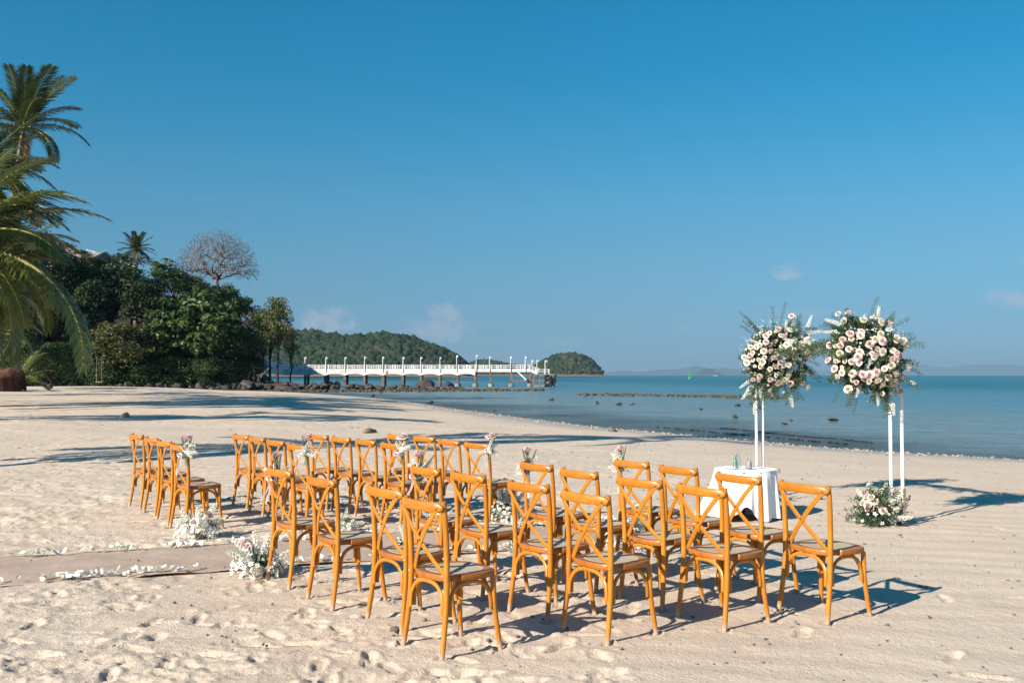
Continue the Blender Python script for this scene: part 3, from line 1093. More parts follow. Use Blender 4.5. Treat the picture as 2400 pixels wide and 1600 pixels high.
# ------------------------------------------------------------------ white arch over the far end of the aisle
# local frame of the arch: +x along the aisle (away from the guests), +y across towards the pier, metres
A_LOC, A_RZ = (3.695, 11.92), math.atan2(cdir.y, cdir.x)
arch = thing('wedding_arch', 'white tube arch with paired posts standing on the sand behind the small table', 'arch', (A_LOC[0], A_LOC[1], gz(*A_LOC)), A_RZ)
HW = 1.215
for sx, dw in ((-0.0625, 0.0), (0.0625, 0.035)):
    mb = MB()
    w = HW + dw
    pts = [(sx, -w, -0.1), (sx, -w, 0.5), (sx, -w, 1.0), (sx, -w, 1.30)]
    for k in range(1, 8):
        q = math.pi / 2 * k / 7
        pts.append((sx, -w + 0.60 * (1 - math.cos(q)), 1.30 + 0.62 * math.sin(q)))
    pts += [(sx, -0.3, 1.925), (sx, 0.3, 1.925)]
    for k in range(7, -1, -1):
        q = math.pi / 2 * k / 7
        pts.append((sx, w - 0.60 * (1 - math.cos(q)), 1.30 + 0.62 * math.sin(q)))
    pts += [(sx, w, 1.0), (sx, w, 0.5), (sx, w, -0.1)]
    mb.tube(pts, 0.0185, 12)
    hoop = ob('hoop', mb.mesh('hoop', M['white_paint']), arch)
    for s in (-1, 1):
        mb = MB()
        mb.tube([(sx, s * w, 1.15), (sx, s * w, 1.19)], 0.0205, 12)
        ob('joint_collar', mb.mesh('joint_collar', M['white_paint']), hoop)
for y, z in ((-0.75, 1.86), (0.0, 1.925), (0.75, 1.86), (-1.22, 0.35), (1.22, 0.35)):
    mb = MB()
    mb.tube([(-0.0625, y, z), (0.0625, y, z)], 0.009, 8)
    ob('crossbar', mb.mesh('crossbar', M['white_paint']), arch)

LEFT_R = [(20, 49, 'p'), (14, 31, 'c'), (23, 31, 'c'), (0, 32, 'p'), (-16, 24, 'p'), (-12, 27, 'c'), (3, 24, 'c'), (7, 24, 'p'), (-4, 17, 'p'), (19, 18, 'c'), (3, 10, 'c'), (10, 11, 'p'), (29, 9, 'c'), (37, 11, 'c'), (43, 15, 'p'), (-34, 10, 'c'), (-28, 10, 'c'), (-24, 12, 'c'), (-32, 3, 'p'), (-19, 5, 'c'), (-11, 5, 'p'), (0, 4, 'c'), (-17, 16, 'p'), (6, -2, 'c'), (18, -2, 'p'), (31, -5, 'c'), (-8, -3, 'p'), (-19, -3, 'c'), (0, -9, 'p'), (-21, -8, 'c'), (-38, -9, 'c'), (-35, -1, 'p'), (4, -13, 'c'), (10, -12, 'c'), (-12, -17, 'c'), (-5, -14, 'p'), (-23, -14, 'c'), (-23, -26, 'p'), (-30, -30, 'p'), (-24, -30, 'c'), (-10, -30, 'p'), (-1, -34, 'p'), (6, -30, 'c'), (46, -23, 'c'), (33, -34, 'p'), (40, -40, 'c'), (20, -41, 'c'), (8, -45, 'c'), (-10, -43, 'c'), (-4, -49, 'p'), (-30, -49, 'c'), (15, -35, 'p')]
RIGHT_R = [(-33, 44, 'c'), (-23, 45, 'p'), (-27, 37, 'c'), (-11, 37, 'c'), (0, 40, 'c'), (7, 35, 'c'), (16, 33, 'p'), (-25, 23, 'p'), (-16, 21, 'c'), (-14, 25, 'p'), (-32, 17, 'p'), (-34, 11, 'p'), (-27, 7, 'p'), (-35, 3, 'c'), (-18, 4, 'c'), (3, 22, 'c'), (-1, 17, 'c'), (-8, 12, 'p'), (4, 15, 'p'), (0, 7, 'c'), (5, 4, 'c'), (-2, 0, 'p'), (-20, -1, 'p'), (-25, -6, 'p'), (-18, -7, 'c'), (-44, -4, 'p'), (-39, -13, 'p'), (-33, -17, 'c'), (-36, -21, 'c'), (-24, -18, 'c'), (19, 2, 'p'), (24, 0, 'p'), (14, -4, 'p'), (19, -5, 'c'), (20, 17, 'c'), (22, 20, 'p'), (29, 15, 'c'), (33, 11, 'c'), (13, -10, 'c'), (7, -13, 'c'), (0, -17, 'p'), (18, -18, 'p'), (12, -22, 'p'), (35, -12, 'c'), (28, -20, 'c'), (-15, -19, 'p'), (-7, -19, 'p'), (-9, -26, 'c'), (1, -25, 'c'), (6, -29, 'c'), (21, -29, 'p'), (-20, -27, 'p'), (-25, -34, 'c'), (17, -37, 'c'), (24, -37, 'c'), (31, -36, 'p')]
LEFT_S = [((12, 36), (0, 0, 1)), ((23, 42), (.3, 0, 1)), ((44, 44), (.3, 0, 1)), ((50, 30), (1, 0, .1)), ((42, 18), (1, 0, .3)), ((-28, 17), (-1, 0, .5)), ((-40, -37), (-1, 0, -.7)), ((-36, -46), (-.8, 0, -1)), ((-27, -66), (-.2, 0, -1)), ((14, -27), (-.3, 0, -1)), ((-20, -48), (0, 0, -1)), ((20, -60), (.2, 0, -1))]
RIGHT_S = [((8, 42), (.1, 0, 1)), ((-40, 37), (-1, 0, .3)), ((-44, 26), (-1, 0, 0)), ((-8, -12), (.3, 0, .8)), ((-22, -16), (-.8, 0, -.8)), ((-15, -40), (-.3, 0, -1)), ((8, -44), (-.1, 0, -1)), ((24, -58), (.1, 0, -1)), ((36, -24), (.8, 0, -.4))]


def flower_cloud(name, label, cpos, roses, stocks, seed, ex, extra):
    rn = random.Random(seed)
    root = thing(name, label, 'flowers', cpos, 0, 'flower clusters tied to the arch')
    a, b, dpt = ex
    for x, z, k in roses:
        x, z = x / 100, z / 100
        q = min(0.97, (x / a) ** 2 + (z / b) ** 2)
        y = -dpt * (0.12 + 1.05 * math.sqrt(1 - q)) * rn.uniform(0.95, 1.2)
        d = Vector((x / a * 0.8, y / dpt * 0.9 - 0.25, z / b * 0.8 + 0.1))
        put_rose(root, (x * 1.03, y, z * 1.03), d + Vector((rn.gauss(0, .35), rn.gauss(0, .2), rn.gauss(0, .35))), rn.uniform(0.0215, 0.029), k, rn)
    for i in range(24):                                            # buds tucked between the open roses
        th, ph = rn.uniform(0, 2 * math.pi), math.sqrt(rn.random()) * 0.92
        x, z = a * ph * math.cos(th), b * ph * math.sin(th)
        y = -dpt * (0.10 + 1.05 * math.sqrt(max(0.05, 1 - ph * ph))) * rn.uniform(0.9, 1.1)
        put_rose(root, (x, y, z), Vector((x / a + rn.gauss(0, .4), -0.9, z / b + rn.gauss(0, .4))), rn.uniform(0.014, 0.022), rn.choice('cccp'), rn)
    for i in range(extra):                                         # the side turned to the sea
        th, ph = rn.uniform(0, 2 * math.pi), rn.uniform(0.15, 1.0)
        x, z = a * 0.85 * math.cos(th) * ph, b * 0.85 * math.sin(th) * ph
        y = dpt * math.sqrt(max(0.05, 1 - ph * ph))
        put_rose(root, (x, y, z), (x / a, 1, z / b), 0.0255, rn.choice('ccp'), rn)
    for (x, z), d in stocks:
        q = min(0.9, (x / 100 / a) ** 2 + (z / 100 / b) ** 2)
        dv = Vector(d).normalized()
        ob('stock_spike', rn.choice(STOCKS), root, Vector((x / 100, -dpt * math.sqrt(1 - q) * 0.8, z / 100)) - dv * 0.08, aim(dv + Vector((0, -0.15, 0))), rn.uniform(0.72, 0.95))
    st, V, F = sprays(260, (0, 0, 0), (a, dpt, b), (0.10, 0.24), rn, 0.6, 0.044, 0.016, 22, starts=[(x / 100, -0.2, z / 100) for x, z, k in roses] + [(x / 100, -0.15, z / 100) for (x, z), d_ in stocks])
    foliage_part(root, 'foliage', st, V, F, M['spray'])
    st, V, F = sprays(100, (0, 0, 0), (a, dpt, b), (0.08, 0.2), rn, 0.5, 0.055, 0.034, 12, starts=[(x / 100, -0.2, z / 100) for x, z, k in roses])
    foliage_part(root, 'broad_leaves', st, V, F, M['broad'])
    tips = [(-1, -.2, .9), (-.7, 0, 1), (.2, 0, 1), (.7, 0, .9), (1, 0, .3), (.9, 0, -.3), (.3, -.2, -1), (-.2, -.2, -1), (.6, 0, -1), (-.7, -.1, -.8), (.9, 0, .7)]
    st, V, F = sprays(30, (0, 0, 0), (a * 0.62, dpt * 0.5, b * 0.62), (0.24, 0.42), rn, 0.45, 0.036, 0.008, 46, tips)
    foliage_part(root, 'wispy_sprays', st, V, F, M['spray'])
    # small filler blossom
    mb = MB()
    for i in range(520):
        d = Vector((rn.gauss(0, 1), rn.gauss(-0.6, 1), rn.gauss(0, 1))).normalized()
        k = rn.uniform(0.75, 1.06)
        floret(mb, (d.x * a * k, d.y * dpt * k, d.z * b * k), d, rn.uniform(0.008, 0.015), rn)
    tag(ob('filler_blossom', mb.mesh('filler_blossom', M['white_petal'], False), root), kind='stuff')
    return root


flower_cloud('flower_cluster', 'cloud of cream and blush roses on the end of the arch behind the table', (3.37, 12.80, 1.85), LEFT_R, LEFT_S, 11, (0.46, 0.50, 0.24), 16)
flower_cloud('flower_cluster', 'larger cloud of blush and cream roses on the arch end nearest the open sand', (3.83, 10.72, 1.80), RIGHT_R, RIGHT_S, 12, (0.43, 0.47, 0.25), 18)
# garland of leaves and stock along the top bar between the two clouds
gar = thing('leaf_garland', 'leafy garland with white stock along the top bar of the arch', 'garland', (A_LOC[0], A_LOC[1], gz(*A_LOC) + 1.925), A_RZ)
rn = random.Random(5)
for k in range(5):
    st, V, F = sprays(11, (-0.05, -0.55 + 0.24 * k, 0.0), (0.06, 0.08, 0.05), (0.16, 0.32), rn, 0.5, 0.05, 0.015, 28, [(-.3, -1, .25), (-.3, 1, .15), (-.5, -.8, -.2), (.3, -1, .3), (-.5, .6, -.1)])
    foliage_part(gar, 'foliage', st, V, F, M['spray'])
for y, z, d in ((0.35, 0.08, (-.2, 1, .3)), (0.12, 0.10, (-.3, -1, .2)), (0.02, 0.06, (-.3, 1, .1)), (-0.5, 0.05, (-.4, -1, .2))):
    ob('stock_spike', STOCKS[1], gar, (-0.12, y, z), aim(d), 0.85)
for y, z, k in ((0.30, -0.03, 'c'), (0.16, 0.02, 'p'), (0.45, 0.05, 'c'), (-0.35, 0.02, 'p'), (0.05, -0.05, 'c')):
    put_rose(gar, (-0.15, y, z), (-.8, -.5, .2), 0.0255, k, rn)


# ------------------------------------------------------------------ ground arrangements
def ground_flowers(name, label, x, y, seed, w, h_, nstock, roses, broad=30, group='flower arrangements on the sand along the aisle', spray=0, big=1.0, flo=260):
    rn = random.Random(seed)
    root = thing(name, label, 'flowers', (x, y, gz(x, y)), 0, group)
    for i in range(nstock):
        d = Vector((rn.gauss(0, 0.75), rn.gauss(-0.1, 0.65), 1.0 if i < nstock * 0.45 else rn.uniform(0.05, 0.6))).normalized()
        ob('stock_spike', rn.choice(STOCKS), root, (d.x * w * 0.4, d.y * w * 0.4, 0.03 + h_ * 0.45 * max(0.1, d.z)), aim(d), rn.uniform(0.85, 1.2) * big)
    for i, k in enumerate(roses):
        a = rn.uniform(0, 2 * math.pi)
        d = Vector((math.cos(a) * 0.7, math.sin(a) * 0.7 - 0.5, rn.uniform(0.3, 1.1))).normalized()
        put_rose(root, (d.x * w * 0.75, d.y * w * 0.75, 0.05 + h_ * rn.uniform(0.4, 0.95) * max(0.3, d.z)), d, 0.029, k, rn)
    V, F = [], []
    st = MB()
    for i in range(broad):
        a = rn.uniform(0, 2 * math.pi)
        d = Vector((math.cos(a), math.sin(a), rn.uniform(-0.1, 0.8))).normalized()
        p = Vector((d.x * w * 0.25, d.y * w * 0.25, rn.uniform(0.05, h_ * 0.4)))
        leaf_add(V, F, p, d, Vector((0, 0, 1)), rn.uniform(0.09, 0.19) * (0.75 + w), rn.uniform(0.025, 0.05), rn.uniform(0.4, 1.8))
    for i in range(14):
        a = rn.uniform(0, 6.28)
        st.tube([(math.cos(a) * w * .1, math.sin(a) * w * .1, 0), (math.cos(a) * w * .4, math.sin(a) * w * .4, h_ * .7)], 0.003, 4)
    if spray:
        s2, V2, F2 = sprays(spray, (0, 0, 0.12), (w * 0.4, w * 0.4, h_ * 0.25), (0.12, 0.26), rn, 0.5, 0.04, 0.015, 22)
        o = len(V)
        V += V2
        F += [tuple(i + o for i in q) for q in F2]
    foliage_part(root, 'leaves', st, V, F, M['broad'])
    mb = MB()
    for i in range(int(flo * w / 0.22)):
        a = rn.uniform(0, 6.28)
        k = w * math.sqrt(rn.random())
        zz = rn.uniform(0.03, h_ * 0.62) * (1 - 0.45 * k / w)
        floret(mb, (math.cos(a) * k, math.sin(a) * k, zz), (math.cos(a), math.sin(a) - .3, 0.8), rn.uniform(0.014, 0.024), rn)
    tag(ob('loose_florets', mb.mesh('loose_florets', M['white_petal'], False), root), kind='stuff')
    return root


ground_flowers('ground_bouquet', 'white stock and pink roses heaped on the sand by the back row, pier side', -3.10, 9.90, 21, 0.24, 0.34, 16, 'pppp', 44)
ground_flowers('ground_bouquet', 'white stock with big dark leaves on the runner edge, back row open-sand side', -2.02, 8.02, 22, 0.22, 0.36, 17, 'ppp', 64)
ground_flowers('ground_bouquet', 'tall white stock bouquet with two pink roses at the front row, pier side', -0.06, 11.02, 23, 0.23, 0.50, 18, 'pp', 40, spray=14)
ground_flowers('ground_bouquet', 'white stock and leaves half hidden behind the front row, open-sand side', 1.08, 9.30, 24, 0.21, 0.42, 15, 'p', 56)
ground_flowers('ground_bouquet', 'low white flowers on the runner by the third row, open-sand side', -0.93, 8.98, 25, 0.13, 0.20, 9, '', 12, big=0.7)
ground_flowers('ground_bouquet', 'low white flowers on the sand by the third row, pier side', -1.72, 10.22, 26, 0.14, 0.20, 9, 'p', 14, big=0.7)
ground_flowers('ground_bouquet', 'low white flowers on the sand by the second row, pier side', -0.78, 10.50, 27, 0.14, 0.22, 9, 'c', 14, big=0.7)
ground_flowers('ground_bouquet', 'full bouquet of pink and cream roses at the foot of the arch', 3.93, 10.72, 28, 0.29, 0.44, 12, 'ppppppppppccccccccccccc', 60, 'rose bouquets at the arch feet', 120, flo=50)
ground_flowers('ground_bouquet', 'leafy bouquet at the arch foot hidden behind the table', 3.20, 12.75, 29, 0.25, 0.34, 8, 'ppccc', 50, 'rose bouquets at the arch feet', 60, flo=50)
# glass cylinder of white flowers on the runner edge
vx, vy = 0.02, 9.00
vase = thing('glass_vase', 'clear glass cylinder vase on the runner edge behind the second row', 'vase', (vx, vy, gz(vx, vy) + 0.012))
mb = MB()
mb.lathe([(0.045, 0.0), (0.05, 0.01), (0.05, 0.20), (0.047, 0.20), (0.046, 0.012), (0.001, 0.012)], 18)
ob('glass', mb.mesh('glass', M['glass']), vase)
fl = thing('vase_flowers', 'white stock standing in the glass cylinder vase', 'flowers', (vx, vy, gz(vx, vy) + 0.17))
for i in range(7):
    d = Vector((random.gauss(0, .5), random.gauss(0, .5), 1))
    ob('stock_spike', STOCKS[i % 3], fl, (0.01 * d.x, 0.01 * d.y, 0.0), aim(d), 0.8)


# ------------------------------------------------------------------ rose posies tied to the aisle chairs
def ribbon(mb, pts, w):
    P = [Vector(p) for p in pts]
    v, f = [], []
    for i, p in enumerate(P):
        d = (P[min(i + 1, len(P) - 1)] - P[max(i - 1, 0)]).normalized()
        s = d.cross(Vector((0.3, 1, 0.4))).normalized()
        v += [p - s * w / 2, p + s * w / 2]
    f = [(i * 2, i * 2 + 1, i * 2 + 3, i * 2 + 2) for i in range(len(P) - 1)]
    mb.add(v, f)


def posy(cx, cy, hd, side, lab, seed, front):
    """tied to one back post of an aisle chair; side +1 = the chair's left"""
    rn = random.Random(seed)
    c, s = math.cos(R(hd)), math.sin(R(hd))
    lx, ly = -0.205 + (0.045 if front else -0.03), side * 0.225
    x, y = cx + lx * c - ly * s, cy + lx * s + ly * c
    root = thing('chair_posy', lab, 'posy', (x, y, gz(cx, cy) + 0.80), R(hd), 'rose posies tied to the aisle chairs')
    put_rose(root, (0.0, side * 0.02, 0.155), (-.3, side * .2, 1), 0.037, 'p', rn)
    if rn.random() < 0.8:
        put_rose(root, (0.02, side * 0.03, 0.055), (-.6, side * .8, .5), 0.036, 'c', rn)
    for i in range(8):
        d = Vector((rn.gauss(0, .5), side * 0.4 + rn.gauss(0, .45), rn.uniform(-.3, 1)))
        ob('stock_spike', STOCKS[0], root, d.normalized() * 0.01 + Vector((0, 0, 0.02 - 0.02 * (i % 2))), aim(d), rn.uniform(0.6, 0.85))
    V, F = [], []
    st = MB()
    for i in range(3):                                             # fern fronds
        d = Vector((rn.gauss(0, .35), rn.gauss(0, .35), 1)).normalized()
        p0 = Vector((0, 0, 0))
        st.tube([p0, d * 0.19], 0.0018, 4)
        sd = d.orthogonal()
        for k in range(12):
            q = d * (0.05 + 0.135 * k / 11)
            for sg in (-1, 1):
                leaf_add(V, F, q, sd * sg + d * 0.7, d.cross(sd), 0.045 * (1 - 0.06 * k), 0.013, 0.3)
    for i in range(8):
        a = i * 0.8
        leaf_add(V, F, Vector((0, 0, 0.0)), Vector((math.cos(a), math.sin(a), rn.uniform(0, 1))), Vector((0, 0, 1)), 0.07, 0.03, 0.6)
    for i in range(5):
        st.tube([(rn.gauss(0, .006), rn.gauss(0, .006), 0.02), (rn.gauss(0, .012), rn.gauss(0, .012), -0.12)], 0.0025, 5)
    foliage_part(root, 'leaves', st, V, F, M['spray'])
    mb = MB()
    inner = Vector((-lx - 0.205, -side * 0.028, -0.025))
    mb.tube([inner + Vector((math.cos(a) * 0.030, math.sin(a) * 0.030, 0)) for a in (k * math.pi / 5 for k in range(11))], 0.004, 5, flat=2.2)
    for k in range(2):
        d = Vector((rn.uniform(-.6, -.1), rn.uniform(-1, 0.4) * side, 0))
        ribbon(mb, [Vector((-0.03, 0, -0.02)) + d * (0.16 * t_) + Vector((0, 0, -0.20 * t_ ** 1.4 + 0.015 * math.sin(9 * t_))) for t_ in (j / 8 for j in range(9))], 0.014)
    for a in (0.5, 2.6):
        ribbon(mb, [Vector((-0.035 + math.cos(a) * 0.05 * math.sin(t_), math.sin(a) * 0.05 * math.sin(t_), -0.015 + 0.02 * math.sin(2 * t_))) for t_ in (j * math.pi / 7 for j in range(8))], 0.014)
    ob('ribbon', mb.mesh('ribbon', M['ribbon'], False), root)


for i in range(4):
    posy(*FAR[i * 4 + 3], -1, 'pink and white rose posy with ribbon on the %s aisle chair, pier side' % ROWS[i], 40 + i, False)
    posy(*NEAR[i * 4], 1, 'pink and white rose posy with ribbon on the %s aisle chair, open-sand side' % ROWS[i], 50 + i, True)

# ------------------------------------------------------------------ table with cloth, carafes and petals
TX, TY, TR, TH = 2.62, 11.22, 0.335, 0.545
tz = gz(TX, TY)
table = thing('round_table', 'low round table with black metal legs mostly hidden by a white cloth', 'table', (TX, TY, tz))
mb = MB()
mb.lathe([(TR - 0.01, TH - 0.03), (TR, TH - 0.02), (TR, TH - 0.006), (TR - 0.006, TH - 0.003)], 40)
ob('tabletop', mb.mesh('tabletop', M['dark_timber']), table)
for k in range(3):
    a = k * 2.094 - 1.9
    mb = MB()
    mb.tube([(math.cos(a) * 0.30, math.sin(a) * 0.30, 0.01), (math.cos(a) * 0.24, math.sin(a) * 0.24, 0.08), (math.cos(a) * 0.10, math.sin(a) * 0.10, 0.14), (0.0, 0.0, 0.16)], 0.016, 8)
    ob('leg', mb.mesh('leg', M['black_metal']), table)
mb = MB()
mb.tube([(0, 0, 0.13), (0, 0, TH - 0.03)], 0.025, 10)
ob('column', mb.mesh('column', M['black_metal']), table)
# cloth
N, K = 220, 26
v, f = [], []
for i in range(7):
    rr = (TR + 0.004) * i / 6
    for j in range(N):
        a = 2 * math.pi * j / N
        v.append((rr * math.cos(a), rr * math.sin(a), TH + 0.006 - 0.03 * (rr * math.cos(a) * 0.10) + 0.0015 * math.sin(7 * a + rr * 20)))
rn = random.Random(3)
ph = [rn.random() * 6 for _ in range(6)]
for i in range(1, K + 1):
    tt = i / K
    for j in range(N):
        a = 2 * math.pi * j / N
        # near side hangs short and open, with a gap at the front showing the legs; the left side is blown outward
        lift = 0.13 * math.exp(-((a - 4.55) / 0.26) ** 2) + 0.05 * math.exp(-((a - 3.9) / 0.5) ** 2)
        drop = (TH - 0.012 - lift) + 0.012 * math.sin(5 * a + ph[0])
        fold = 0.030 * math.sin(13 * a + ph[1] + 1.2 * math.sin(2 * a)) + 0.016 * math.sin(23 * a + ph[2]) + 0.02 * math.sin(6 * a + ph[3])
        blow = 0.24 * math.exp(-((a - 3.45) / 0.62) ** 2) * tt ** 1.25
        tuck = -0.05 * math.exp(-((a - 4.85) / 0.22) ** 2) * tt
        r = TR + 0.008 * math.sin(min(1, tt * 6) * 1.57) + fold * tt ** 0.8 * 0.9 + blow + tuck + 0.012 * tt
        z = TH + 0.004 - 0.03 * (TR * math.cos(a) * 0.10) - drop * tt
        if tt < 0.06:
            r -= 0.002
        v.append((r * math.cos(a), r * math.sin(a), z))
for i in range(7 + K - 1):
    for j in range(N):
        l = (j + 1) % N
        f.append((i * N + j, i * N + l, i * N + N + l, i * N + N + j))
mb = MB()
mb.add(v, f)
cl = ob('tablecloth', mb.mesh('tablecloth', M['cloth']), None, (TX, TY, tz))
tag(cl, 'white cloth draped in folds over the small round table', 'tablecloth')


def carafe(name, label, x, y, h_, r, sand, fill):
    root = thing(name, label, 'carafe', (TX + x, TY + y, tz + TH + 0.012), 0, 'glass carafes on the table')
    mb = MB()
    o = [(r * 0.92, 0.0), (r, 0.01), (r, h_ * 0.12), (r * 0.86, h_ * 0.45), (r * 0.52, h_ * 0.68), (r * 0.46, h_ * 0.78), (r * 0.66, h_ * 0.92), (r * 0.98, h_)]
    i_ = [(q - 0.003, max(z, 0.006)) for q, z in o[::-1]]
    mb.lathe(o + i_ + [(0.001, 0.006)], 20)
    ob('glass', mb.mesh('glass', M['glass']), root)
    if sand:
        mb = MB()
        pr = [(q - 0.0045, max(z, 0.008)) for q, z in o if z < h_ * fill]
        q = np.interp(h_ * fill, [z for _, z in o], [w_ for w_, _ in o]) - 0.0045
        mb.lathe(pr + [(q, h_ * fill), (0.001, h_ * fill + 0.004)], 20)
        ob('sand_fill', mb.mesh('sand_fill', M[sand]), root)


carafe('glass_carafe', 'small glass carafe filled with teal sand', -0.125, -0.05, 0.155, 0.029, 'teal_sand', 0.62)
carafe('glass_carafe', 'tall empty glass carafe beside the teal sand', -0.075, 0.03, 0.195, 0.033, None, 0)
carafe('glass_carafe', 'small glass carafe filled with beige sand', 0.02, -0.10, 0.155, 0.031, 'beige_sand', 0.55)
mb = MB()
for i in range(60):
    a = random.random() * 6.28
    k = random.random() ** 0.5
    mb.add(petal_verts((TX - 0.14 + math.cos(a) * 0.12 * k, TY - 0.05 + math.sin(a) * 0.10 * k, tz + TH + 0.018), random.uniform(0.010, 0.018), random.random() * 6.3, random.gauss(0, .3), random.gauss(0, .3)), PF)
tag(ob('table_petals', mb.mesh('table_petals', M['white_petal'])), 'white petals strewn round the carafes on the table', 'petals', kind='stuff')
# wooden stake by the arch foot
mb = MB()
mb.box((0, 0, 0.10), (0.022, 0.022, 0.60), 0.3, bev=0.003)
tag(ob('wooden_stake', mb.mesh('wooden_stake', M['stake']), None, (4.165, 10.62, gz(4.2, 10.6))), 'grey wooden stake driven into the sand beside the arch bouquet', 'stake')
# ------------------------------------------------------------------ wooded hillside at the end of the beach
def hill_z(X, Y):
    Xs = X + 0.26 * np.maximum(0, Y - 122)
    ridge = np.interp(Xs, [-400, -120, -80, -64, -56, -48, -43, -37.5, -34, -31.5, -29.5, -27], [20, 18, 17, 16, 15, 13.5, 12.6, 11.6, 6.5, 2.6, 0.6, -1.5])
    front = np.interp(X, [-400, -120, -60, -45, -35, -28], [70, 95, 112, 116.5, 120, 124])
    z = 0.2 + (ridge + 0.4) * sstep(front, front + 30, Y) * sstep(front + 170, front + 60, Y)
    return z + 0.8 * fbm(X * 0.13, Y * 0.13, 3) * sstep(front + 1, front + 12, Y) - 0.4 * sstep(front + 2, front - 8, Y) - 6 * sstep(-28, -22, Xs)


hx = np.concatenate([np.linspace(-400, -110, 24), np.linspace(-106, -18, 70)])
hy = np.concatenate([np.linspace(60, 180, 60), np.linspace(186, 320, 16)])
X, Y = np.meshgrid(hx, hy, indexing='xy')
i5 = np.arange(X.size).reshape(X.shape)
F = np.stack([i5[:-1, :-1], i5[:-1, 1:], i5[1:, 1:], i5[1:, :-1]], -1).reshape(-1, 4)
tag(ob('hillside', np_mesh('hillside', np.stack([X, Y, hill_z(X, Y)], -1).reshape(-1, 3), F, M['hill_soil'], True)), kind='structure')


def surf(x, y):
    return max(gz(x, y), float(hill_z(np.array([x]), np.array([y]))[0]))


def crown(seed, n_clump, per, leaf, flat=1.0, top=0.35, hollow=0.55, csize=0.30):
    """unit crown (radius 1): leaf quads gathered into clumps so that light and dark masses form"""
    r = np.random.default_rng(seed)
    d = r.normal(size=(n_clump, 3))
    d /= np.linalg.norm(d, axis=1)[:, None]
    d[:, 2] = np.where(d[:, 2] < -0.78, -d[:, 2], d[:, 2])
    rad = hollow + (1 - hollow) * r.random(n_clump) ** 0.6
    lump = 1 + 0.22 * np.sin(3 * np.arctan2(d[:, 1], d[:, 0]) + seed) + 0.12 * r.normal(size=n_clump)
    c = d * (rad * lump * 0.80)[:, None]
    c[:, 2] *= flat
    cs = csize * r.uniform(0.7, 1.3, n_clump)
    q = r.normal(size=(n_clump, per, 3))
    q /= np.linalg.norm(q, axis=2)[:, :, None]
    q[:, :, 2] = np.where((q[:, :, 2] < 0) & (r.random((n_clump, per)) < top * 2), -q[:, :, 2], q[:, :, 2])
    p = (c[:, None, :] + q * (cs[:, None] * r.uniform(0.55, 1.08, (n_clump, per)))[:, :, None] * np.array([1, 1, 0.72])).reshape(-1, 3)
    nrm = q.reshape(-1, 3) * 0.8 + r.normal(size=(n_clump * per, 3)) * 0.55 + np.array([0, 0, 0.25])
    nrm /= np.linalg.norm(nrm, axis=1)[:, None]
    t1 = np.cross(nrm, r.normal(size=nrm.shape))
    t1 /= np.linalg.norm(t1, axis=1)[:, None]
    t2 = np.cross(nrm, t1)
    s = (leaf * r.uniform(0.6, 1.4, len(p)))[:, None]
    v = np.stack([p - t1 * s, p + t2 * s * 0.55 + nrm * s * 0.15, p + t1 * s, p - t2 * s * 0.55 + nrm * s * 0.15], 1).reshape(-1, 3)
    return v, np.arange(len(v)).reshape(-1, 4)


CROWN = {'dense': crown(1, 80, 60, 0.050), 'dense2': crown(2, 74, 60, 0.052, 1.0), 'broad': crown(3, 64, 46, 0.062, 0.95, 0.4, 0.6, 0.24), 'bushy': crown(4, 80, 60, 0.044, 1.0, 0.3, 0.4, 0.30), 'round': crown(5, 50, 60, 0.075, 1.0), 'slender': crown(6, 46, 40, 0.07, 1.0, 0.3, 0.25, 0.22), 'brown': crown(7, 50, 40, 0.06, 1.0, 0.3, 0.3, 0.26)}
CM = {}


def crown_me(k, mk):
    if (k, mk) not in CM:
        CM[(k, mk)] = np_mesh('crown', *CROWN[k], M['leaf_' + mk])
    return CM[(k, mk)]


def limbs_mesh(name, h, r0, spread, seed, mat, n=7):
    """trunk with limbs that reach into the crown; crown centre at height h"""
    rn = random.Random(seed)
    mb = MB()
    fork = h * 0.62
    mb.tube([(0, 0, -0.6), (rn.gauss(0, .08), rn.gauss(0, .08), fork * 0.5), (rn.gauss(0, .15), rn.gauss(0, .15), fork)], [r0 * 1.3, r0, r0 * 0.8], 8)
    for i in range(n):
        a = i * 2.4 + rn.random()
        e = Vector((math.cos(a) * spread * rn.uniform(.4, .8), math.sin(a) * spread * rn.uniform(.4, .8), h + rn.uniform(-.2, .5) * spread))
        mb.tube(bez((0, 0, fork * rn.uniform(.75, 1.0)), (e.x * .3, e.y * .3, fork + (e.z - fork) * .7), e, 5), [r0 * .6, r0 * .45, r0 * .32, r0 * .2, r0 * .1], 5)
    return mb.mesh(name, mat)


